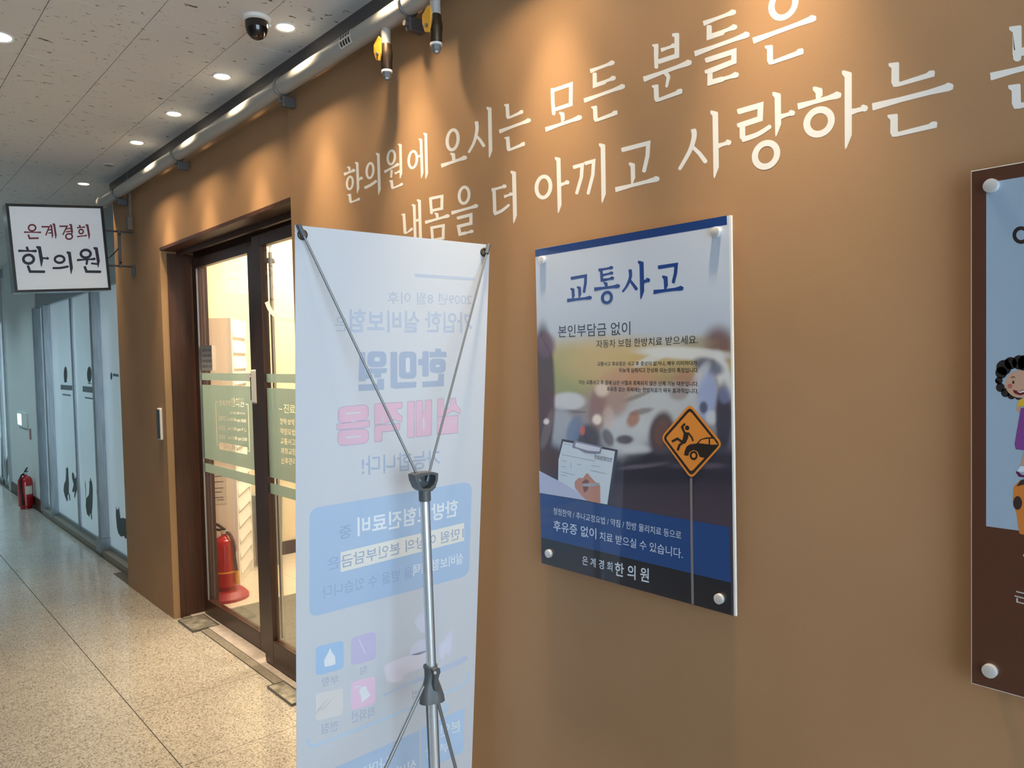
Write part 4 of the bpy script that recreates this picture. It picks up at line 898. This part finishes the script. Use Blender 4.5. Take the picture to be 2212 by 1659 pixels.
for (hx, hy), tip, gp in (((908, 1040), tipL, (655, 507)), ((922, 1040), tipR, (1052, 545))):
    h0 = onX(hx, hy, XST); g = on_plane(gp[0], gp[1], P0B + bn*0.010, bn)
    d = (g - h0)/np.linalg.norm(g - h0)
    r = MB().cyl(h0, g, 0.0032, 0.0027, n=12).build('arm_rod', M['rod'], st, smooth=True)
    MB().cyl(g - d*0.004, g + d*0.024, 0.0058, n=14).build('rod_tip', M['darkgrey'], r, smooth=True)
    MB().cyl(g + d*0.002, on_plane(*( (653, 507) if gp[0] < 800 else (1045, 545)), *PB) + bn*0.002, 0.0022, n=8).build('tip_hook', M['darkgrey'], r)
# sliding collar with tripod skirt
ct = onX(929, 1437, XST); cbm = onX(932, 1512, XST); ax = np.array([ct[0]+0.0, ct[1], 0])
H_c = ct[2]-cbm[2]; cz = cbm[2]; cy0 = (ct[1]+cbm[1])/2; cx0 = XST
mb = MB(); nseg = 36; prof = [(0.0, 0.033, 1), (0.15, 0.0315, 1), (0.45, 0.0235, 1), (0.66, 0.0165, 0.4), (0.75, 0.0150, 0), (0.93, 0.0150, 0), (0.95, 0.0172, 0), (1.0, 0.0172, 0)]
v = []; f = []
for t, r, fl_ in prof:
    for i in range(nseg):
        a = 2*math.pi*i/nseg; rr = r*(1 - fl_*0.22*(0.5+0.5*math.cos(3*(a-0.7)))) 
        v.append((cx0+rr*math.cos(a), cy0+rr*math.sin(a), cz + t*H_c))
for k in range(len(prof)-1): f += [(k*nseg+i, k*nseg+(i+1) % nseg, (k+1)*nseg+(i+1) % nseg, (k+1)*nseg+i) for i in range(nseg)]
f += [tuple(range(nseg))[::-1], tuple(range((len(prof)-1)*nseg, len(prof)*nseg))]
co = MB().add(v, f).build('collar', M['darkgrey'], st, smooth=True)
lv = [onX(x, y, XST-0.026) for x, y in ((936,1448),(944,1442),(951,1444),(952,1452),(949,1460),(947,1470),(950,1488),(946,1495),(940,1493),(938,1480),(940,1462))]
MB().prism(lv, (0.012, 0, 0)).build('clamp_lever', M['darkgrey'], co, bevel=0.001)
c5 = onX(939, 1453, XST-0.027); MB().cyl(c5, c5 + np.array([-0.003, 0, 0]), 0.0035, n=12).build('lever_pin', M['alu'], co)
for ang, pxy in ((None, ((903, 1508), (833, 1659))), (None, ((945, 1512), (984, 1659)))):
    a = onX(*pxy[0], XST-0.006); b_ = onX(*pxy[1], XST-0.02 if pxy[1][0] < 900 else XST+0.02)
    t = (a[2]-0.006)/(a[2]-b_[2]); g = a + (b_-a)*t
    top = a + (a-b_)*0.18
    l = MB().cyl(top, g, 0.0042, n=12).build('leg', M['rod'], st, smooth=True)
    MB().cyl(g + (a-g)*0.02 - np.array([0, 0, 0.004]), g + (a-g)*0.08, 0.007, n=12).build('rubber_foot', M['rubber'], l)
g = np.array([XST+0.11, cy0-0.076, 0.006]); l = MB().cyl(np.array([cx0+0.018, cy0, cz+0.02]), g, 0.0042, n=12).build('leg', M['rod'], st, smooth=True)
for s_, q in ((1, bl), (-1, br)):
    e0 = np.array([foot[0], foot[1], 0.22]); e1 = np.array(q) + bn*0.012 + np.array([0, -0.03*s_, 0.02])
    MB().cyl(e0, e1, 0.003, n=10).build('lower_arm_rod', M['rod'], st, smooth=True)
MB().cyl((foot[0], foot[1], 0.15), (foot[0], foot[1], 0.24), 0.0145, n=20).build('lower_hub', M['darkgrey'], st, smooth=True)

# ---------------------------------------------------------------- acrylic posters
YP = W_MAIN + 0.030
def bolt(parent, x, z, front, wall):
    b_ = MB().cyl((x, front-0.001, z), (x, front+0.0085, z), 0.0105, n=28).build('standoff_bolt', M['alu'], parent, bevel=0.0012, smooth=True)
    MB().cyl((x, wall, z), (x, front-0.006, z), 0.0085, n=20).build('spacer', M['alu'], b_, smooth=True)
p1 = empty('traffic_poster', (1.15, W_MAIN, 0.93), 'glossy traffic accident poster with orange warning sign on the tan wall', 'poster')
q = [onY(x, y, YP) for x, y in ((1156,540),(1575,464),(1585,1329),(1171,1218))]
PX0 = (q[0][0]+q[3][0])/2; PX1 = (q[1][0]+q[2][0])/2; PZ1 = (q[0][2]+q[1][2])/2; PZ0 = (q[2][2]+q[3][2])/2
MB().box((PX1-0.0045, YP-0.006, PZ0), (PX0, YP-0.0006, PZ1)).build('acrylic_board', M['acrylic'], p1, bevel=0.0008)
for gx, gy in ((1169,562),(1545,501),(1184,1196),(1552,1294)):
    q = onY(gx, gy, YP+0.006); bolt(p1, q[0], q[2], YP, W_MAIN)
# photographic print: soft coloured fields evaluated on a fine grid
Z6 = (1140, 750)
GR = [(-1400,(184,193,208)),(-500,(176,187,204)),(-150,(168,180,196)),(-60,(172,172,165)),(60,(176,160,118)),(300,(158,140,104)),(560,(140,132,128)),(800,(128,130,140)),(960,(92,92,106)),(1080,(48,47,62)),(1300,(40,39,54)),(1450,(56,50,64)),(1700,(62,54,68))]
BL_ = [(420,260,230,260,0,.7,(134,148,98),.8),(800,150,480,240,0,.8,(186,162,112),.8),(1000,330,260,130,0,.8,(178,132,112),.7),(1900,-30,150,170,0,.8,(98,62,62),.85),(1700,-40,160,60,0,.9,(140,130,110),.6),
 (1560,60,470,60,.05,.5,(198,202,204),.9),(1250,110,200,40,-.4,.6,(196,200,202),.8),(1950,280,70,230,-.25,.5,(196,200,206),.9),(1800,190,150,80,.35,.5,(92,98,118),.9),(1700,330,60,200,.5,.6,(180,186,198),.8),(1560,340,110,110,0,.7,(160,120,105),.7),
 (1460,560,320,180,0,.6,(172,178,184),.9),(1230,640,260,240,0,.6,(174,180,186),.9),(980,860,240,230,0,.6,(180,186,194),.85),(1130,640,120,30,-.2,.5,(120,112,118),.8),(1060,500,170,22,-.35,.6,(120,105,95),.7),(1050,720,60,80,.5,.6,(150,100,75),.8),(965,920,85,45,0,.5,(66,58,76),.9),(1090,1020,130,50,0,.6,(182,188,196),.8),(1500,460,90,70,0,.6,(130,110,110),.6),
 (400,540,170,90,0,.35,(186,192,198),.95),(430,640,150,16,.05,.4,(90,92,100),.8),(330,800,130,190,0,.5,(150,160,172),.9),(700,610,90,230,.1,.5,(130,100,96),.85),(880,520,110,170,0,.6,(156,128,118),.75),(740,420,70,70,0,.7,(214,198,182),.8),(690,720,45,50,0,.6,(226,216,206),.9),(800,700,60,110,0,.6,(190,170,160),.6),
 (600,900,120,130,0,.5,(58,54,68),.92),(460,830,70,150,.3,.5,(98,118,150),.85),(545,830,25,45,0,.5,(200,100,85),.8),(800,900,50,90,-.4,.5,(70,60,75),.8),(1330,840,120,200,.2,.4,(72,58,64),.95),(1330,850,70,140,.2,.5,(100,74,70),.8),
 (1790,480,100,230,.1,.5,(142,158,200),.85),(1830,700,60,70,0,.6,(190,195,205),.8),(1950,700,80,330,0,.4,(46,46,64),.92),(1960,480,60,80,0,.6,(120,130,170),.6),(1750,600,40,60,0,.5,(50,50,65),.8),
 (1200,1270,600,90,0,.7,(32,32,48),.7),(1150,1180,230,22,-.12,.7,(100,94,110),.7),(1700,1180,260,30,0,.8,(90,84,98),.6),(1150,1110,200,60,0,.7,(34,34,50),.7),
 (150,480,120,700,0,.25,(62,47,54),.95),(180,-20,90,120,0,.6,(96,74,92),.9),(190,830,40,220,.25,.5,(120,110,112),.5),(185,740,28,28,0,.5,(220,215,215),.9),(200,1150,130,160,0,.4,(66,44,46),.9)]
def smooth(t): t = np.clip(t, 0, 1); return t*t*(3-2*t)
nx, nz = 150, 214
U, V_ = np.meshgrid(np.linspace(0, 1, nx), np.linspace(0, 1, nz))
xw = PX0 + (PX1-PX0)*U; zw = PZ0 + (PZ1-PZ0)*V_
pos = np.stack([xw, np.full_like(xw, YP), zw], -1).reshape(-1, 3)
cc = (pos-CAMPOS) @ ROT.T; px = CX + FPX*cc[:,0]/cc[:,2]; py = CY - FPX*cc[:,1]/cc[:,2]
zx = (px-Z6[0])*SC; zy = (py-Z6[1])*SC
gy_ = np.array([g[0] for g in GR], float); gc = np.array([lin(g[1]) for g in GR])
colr = np.stack([np.interp(zy, gy_, gc[:,k]) for k in range(3)], -1)
for bx, by, rx, ry, ro, so, c3, al in BL_:
    dx = zx-bx; dy = zy-by; u_ = (dx*math.cos(ro)+dy*math.sin(ro))/rx; v_ = (-dx*math.sin(ro)+dy*math.cos(ro))/ry
    r = np.sqrt(u_*u_+v_*v_); m_ = (smooth((1+so*0.6-r)/(so*1.2))*al)[:,None]
    colr = colr*(1-m_) + np.array(lin(c3))*m_
KP = 0.86
mb = MB(); mb.v = [tuple(p) for p in pos]; mb.c = [tuple(np.minimum(c_/KP, 0.88)) for c_ in colr]
mb.f = [(j*nx+i, j*nx+i+1, (j+1)*nx+i+1, (j+1)*nx+i) for j in range(nz-1) for i in range(nx-1)]
mb.build('photo_print', M['poster'], p1, attr=True, recalc=False)
PP = ((0, YP, 0), (0, 1, 0)); Z5 = (1140, 450); Z7 = (1140, 1000)
def pc(c): return alb(c, KP)
mb = MB(); mb.cur = pc((10, 52, 112)); poly_px(mb, [(74,412),(1980,72),(1984,164),(76,484)], Z5, SC, PP, 0.0004)
mb.build('top_band_print', M['poster'], p1, attr=True, recalc=False)
mb = MB(); mb.cur = pc((52,54,70)); poly_px(mb, [(340,912),(898,1022),(815,1572),(300,1480),(300,1120)], Z6, SC, PP, 0.0004)
mb.cur = pc((186,200,214)); poly_px(mb, [(352,938),(868,1036),(792,1566),(330,1480),(302,1320),(306,1120)], Z6, SC, PP, 0.0007)
mb.cur = pc((120,126,150)); poly_px(mb, [(470,928),(742,990),(725,1062),(640,1062),(560,1050),(500,1015),(440,1000),(448,962)], Z6, SC, PP, 0.0010, rnd=10)
mb.cur = pc((190,196,214)); poly_px(mb, [(478,948),(725,1002),(712,1040),(600,1030),(470,990)], Z6, SC, PP, 0.0013, rnd=10)
mb.cur = pc((130,142,160))
for a, b_ in (((340,1068),(670,1135)),((340,1130),(385,1138)),((340,1185),(380,1192)),((430,1150),(430,1200)),((490,1165),(530,1172)),((635,1180),(715,1188)),((625,1225),(785,1262)),((335,1240),(470,1275)),((335,1270),(390,1282)),((360,960),(430,972))): stroke_px(mb, [a, b_], 5, Z6, SC, PP, 0.0010)
mb.cur = pc((168,176,206)); poly_px(mb, [(112,1228),(220,1285),(330,1340),(480,1430),(610,1530),(118,1450)], Z6, SC, PP, 0.0013)
mb.cur = pc((172,126,112)); poly_px(mb, [(590,1248),(655,1325),(722,1378),(722,1556),(590,1528),(540,1480),(470,1400),(465,1340),(512,1295),(545,1310)], Z6, SC, PP, 0.0016, rnd=18)
mb.cur = pc((118,74,68)); poly_px(mb, [(540,1345),(575,1310),(610,1330),(600,1420),(560,1450)], Z6, SC, PP, 0.0019, rnd=14)
mb.cur = pc((150,152,164)); poly_px(mb, [(545,1358),(708,1348),(720,1372),(640,1390),(548,1384)], Z6, SC, PP, 0.0022, rnd=6)
mb.build('clipboard_print', M['poster'], p1, attr=True, recalc=False)
mb = MB(); mb.cur = pc((18,62,120)); poly_px(mb, [(120,300),(2003,640),(2022,1192),(133,742)], Z7, SC, PP, 0.0026)
mb.cur = pc((20,24,34)); poly_px(mb, [(133,742),(2022,1192),(2026,1516),(138,994)], Z7, SC, PP, 0.0026)
mb.build('bottom_band_print', M['poster'], p1, attr=True, recalc=False)
mb = MB(); mb.cur = pc((112,110,114)); stroke_px(mb, [(1626,150),(1628,400),(1632,800),(1642,1405)], 24, Z7, SC, PP, 0.0032)
mb.cur = pc((206,128,46)); poly_px(mb, [(1615,562),(1942,965),(1627,1314),(1322,900)], Z6, SC, PP, 0.0036, rnd=60)
mb.cur = pc((30,22,18)); poly_px(mb, [(1615,594),(1914,966),(1627,1284),(1344,902)], Z6, SC, PP, 0.0039, rnd=45)
mb.cur = pc((206,128,46)); poly_px(mb, [(1615,632),(1886,967),(1627,1242),(1372,905)], Z6, SC, PP, 0.0042, rnd=30)
mb.cur = pc((30,22,18)); poly_px(mb, circ(1587,803,22,24), Z6, SC, PP, 0.0045)
poly_px(mb, [(1555,840),(1600,850),(1598,900),(1570,960),(1530,962),(1545,900)], Z6, SC, PP, 0.0045, rnd=10)
for q, w_ in (([(1560,850),(1535,795),(1565,760)], 22), ([(1595,850),(1635,900),(1645,935)], 18), ([(1540,945),(1490,910),(1435,940)], 24), ([(1560,940),(1510,975),(1492,1028)], 24)):
    stroke_px(mb, q, w_, Z6, SC, PP, 0.0048)
poly_px(mb, [(1560,1040),(1580,990),(1610,968),(1680,958),(1720,915),(1780,897),(1850,895),(1905,975),(1870,1000),(1770,1105),(1710,1092),(1690,1040),(1650,1022),(1610,1045),(1598,1082),(1556,1076)], Z6, SC, PP, 0.0045)
mb.cur = pc((206,128,46)); poly_px(mb, [(1700,955),(1730,922),(1800,910),(1800,966)], Z6, SC, PP, 0.0048); poly_px(mb, [(1815,910),(1850,912),(1890,970),(1815,970)], Z6, SC, PP, 0.0048)
mb.cur = pc((30,22,18)); poly_px(mb, circ(1652,1078,40,46), Z6, SC, PP, 0.0048)
mb.cur = pc((206,128,46)); poly_px(mb, circ(1652,1078,20,24), Z6, SC, PP, 0.0051)
mb.build('warning_sign_print', M['poster'], p1, attr=True, recalc=False)
kyo = [[('S',[(428,698),(576,672),(574,745),(558,842)],32,26),('V',450,792,455,915,30),('V',514,775,520,900,30),('H',392,916,640,888,36)],
       [('H',704,614,852,588,32),('H',732,668,852,640,30),('S',[(732,622),(738,716),(790,708)],28),('H',735,718,860,692,32),('V',780,732,782,795,30),('H',662,804,920,772,38),('O',728,820,848,955,30,.05)],
       [('C',[(1018,608),(1022,680),(990,765),(942,834)],36,20),('S',[(1018,718),(1050,758),(1088,812)],22,36),('V',1132,522,1140,908,42),('H',1142,732,1220,710,44)],
       [('S',[(1296,588),(1478,560),(1470,650),(1446,746)],40,30),('V',1372,668,1378,825,40),('H',1252,832,1553,794,44)]]
mb = MB(); mb.cur = pc((12,56,124))
for s in kyo: glyph(mb, s, Z5, SC, PP)
mb.build('title_lettering', M['poster'], p1, attr=True, recalc=False)
mb = MB(); mb.cur = pc((22,24,34))
text_part(p1, M['poster'], mb.cur, '본인부담금 없이', (303,1287), (1020,1258), (303,1166), Z5, SC, PP, 0.0, 0.0008); text_part(p1, M['poster'], mb.cur, '자동차 보험 한방치료 받으세요.', (683,1392), (1694,1350), (683,1312), Z5, SC, PP, 0.0, 0.0008)
text_part(p1, M['poster'], mb.cur, '교통사고 후유증은 사고 후 증상이 없거나, 매우 미미하다가', (692,1572), (1686,1566), (692,1528), Z5, SC, PP, 0.012, 0.0008)
text_part(p1, M['poster'], mb.cur, '뒤늦게 심해지고 만성화 되는것이 특징입니다.', (908,1634), (1700,1637), (908,1589), Z5, SC, PP, 0.012, 0.0008)
text_part(p1, M['poster'], mb.cur, '이는 교통사고 후 몸에 남은 어혈과 회복되지 않은 신체 기능 때문입니다.', (510,369), (1698,392), (510,325), Z6, SC, PP, 0.012, 0.0008)
text_part(p1, M['poster'], mb.cur, '후유증 없는 회복에는 한방치료가 매우 효과적입니다.', (787,438), (1698,463), (787,393), Z6, SC, PP, 0.012, 0.0008)
text_part(p1, M['poster'], mb.cur, 'Insurance', (665,1098), (838,1130), (668,1062), Z6, SC, PP, 0.0, 0.0012); stroke_px(mb, [(665,1106),(835,1140)], 4, Z6, SC, PP, 0.0012)
mb.cur = pc((190,205,224))
text_part(p1, M['poster'], mb.cur, '청정한약 / 추나교정요법 / 약침 / 한방 물리치료 등으로', (256,512), (1527,762), (256,444), Z7, SC, PP, 0.0, 0.0030)
text_part(p1, M['poster'], mb.cur, '후유증 없이', (256,672), (682,762), (256,568), Z7, SC, PP, 0.006, 0.0030); text_part(p1, M['poster'], mb.cur, '치료 받으실 수 있습니다.', (716,770), (1542,955), (716,680), Z7, SC, PP, 0.0, 0.0030)
text_part(p1, M['poster'], mb.cur, '은 계 경 희', (543,1012), (842,1082), (543,922), Z7, SC, PP, 0.006, 0.0030); text_part(p1, M['poster'], mb.cur, '한 의 원', (868,1122), (1206,1196), (868,984), Z7, SC, PP, 0.012, 0.0030)
mb.build('underline_print', M['poster'], p1, attr=True, recalc=False)

p2 = empty('brown_poster', (0.16, W_MAIN, 0.92), 'brown bordered poster with a pale blue picture at the right edge', 'poster')
q = [onY(x, y, YP) for x, y in ((2098.5, 369), (2095.5, 1476))]
ax0 = (q[0][0]+q[1][0])/2; az1 = q[0][2]; az0 = q[1][2]; ax1 = ax0 - (PX0-PX1)
MB().box((ax1, YP-0.006, az0), (ax0, YP-0.0006, az1)).build('acrylic_board', M['acrylic'], p2, bevel=0.0008)
MB().box((ax1+0.0015, YP-0.0006, az0+0.0015), (ax0-0.0015, YP, az1-0.0015)).build('brown_print', M['brown'], p2)
for gx, gy in ((2140,401),(2137,1450)):
    q = onY(gx, gy, YP+0.006); bolt(p2, q[0], q[2], YP, W_MAIN); bolt(p2, ax1+ax0-q[0], q[2], YP, W_MAIN)
Z8 = (2060, 340); Z9 = (2060, 940); S8 = 2.676
mb = MB(); ia = on_plane(2130.5, 395, *PP); ib = on_plane(2126, 1136, *PP)
mb.cur = pc((140,160,180)); mb.add([(ia[0], YP+0.00006, ia[2]), (ax1+ax0-ia[0], YP+0.00006, ia[2]), (ax1+ax0-ia[0], YP+0.00006, ib[2]), (ia[0], YP+0.00006, ib[2])], [(0, 1, 2, 3)])
mb.build('picture_print', M['poster'], p2, attr=True, recalc=False)
mb = MB(); mb.cur = pc((24,18,18))
for cx_, cy_, r_ in ((290,1215,44),(330,1190,36),(380,1185,42),(262,1290,22),(270,1330,26),(300,1360,26),(335,1375,24),(375,1378,24),(275,1245,34),(420,1190,50),(460,1230,50)): poly_px(mb, circ(cx_, cy_, r_), Z8, S8, PP, 0.0007)
stroke_px(mb, [(310,1195),(300,1180),(305,1170),(318,1172)], 10, Z8, S8, PP, 0.0007, True); stroke_px(mb, [(262,1300),(246,1295),(244,1285)], 10, Z8, S8, PP, 0.0007)
mb.cur = pc((176,140,120)); poly_px(mb, circ(385,1310,86,80,28), Z8, S8, PP, 0.0010)
mb.cur = pc((160,90,85)); poly_px(mb, circ(326,1322,14), Z8, S8, PP, 0.0013)
mb.cur = pc((24,18,18)); poly_px(mb, circ(345,1300,6,10), Z8, S8, PP, 0.0013); stroke_px(mb, [(332,1275),(345,1268),(355,1274)], 5, Z8, S8, PP, 0.0013, True)
mb.cur = pc((90,20,25)); poly_px(mb, [(340,1342),(380,1352),(420,1335),(425,1365),(385,1376),(352,1365)], Z8, S8, PP, 0.0013, rnd=8)
mb.cur = pc((200,196,196)); poly_px(mb, [(365,1352),(385,1354),(425,1336),(425,1350),(385,1362)], Z8, S8, PP, 0.0016)
mb.cur = pc((176,140,120)); stroke_px(mb, [(385,1420),(370,1455),(395,1475)], 18, Z8, S8, PP, 0.0010)
mb.cur = pc((196,160,40)); poly_px(mb, [(380,1400),(450,1385),(450,1440),(365,1440)], Z8, S8, PP, 0.0013)
mb.cur = pc((110,55,125)); poly_px(mb, [(388,1450),(480,1430),(480,1700),(360,1688),(352,1659)], Z8, S8, PP, 0.0012); 
mb.cur = pc((176,140,120)); stroke_px(mb, [(420,80),(400,190)], 26, Z9, S8, PP, 0.0010)
mb.cur = pc((190,205,220)); poly_px(mb, [(385,180),(430,180),(430,215),(365,210)], Z9, S8, PP, 0.0013)
mb.cur = pc((80,20,60)); poly_px(mb, [(358,212),(370,208),(395,230),(430,232),(430,248),(375,240)], Z9, S8, PP, 0.0013)
mb.cur = pc((186,112,44)); poly_px(mb, [(345,300),(375,268),(460,240),(460,580),(380,572),(365,460),(342,380)], Z9, S8, PP, 0.0010, rnd=14)
mb.cur = pc((48,34,32)); poly_px(mb, circ(370,392,26,40), Z9, S8, PP, 0.0013); poly_px(mb, [(362,298),(385,262),(420,250),(425,280)], Z9, S8, PP, 0.0013, rnd=6)
mb.build('cartoon_girl_print', M['poster'], p2, attr=True, recalc=False)
mb = MB(); mb.cur = pc((36,24,22)); glyph(mb, [('O',340,398,440,500,22)], Z8, S8, PP); mb.build('lettering', M['poster'], p2, attr=True, recalc=False)
mb = MB()
mb.cur = pc((175,172,172)); text_part(p2, M['poster'], mb.cur, '근육', (352,965), (520,1010), (352,895), Z9, S8, PP, 0.01)
mb.cur = pc((190,200,210)); poly_px(mb, circ(412,695,10), Z9, S8, PP)
mb.build('lettering', M['poster'], p2, attr=True, recalc=False)
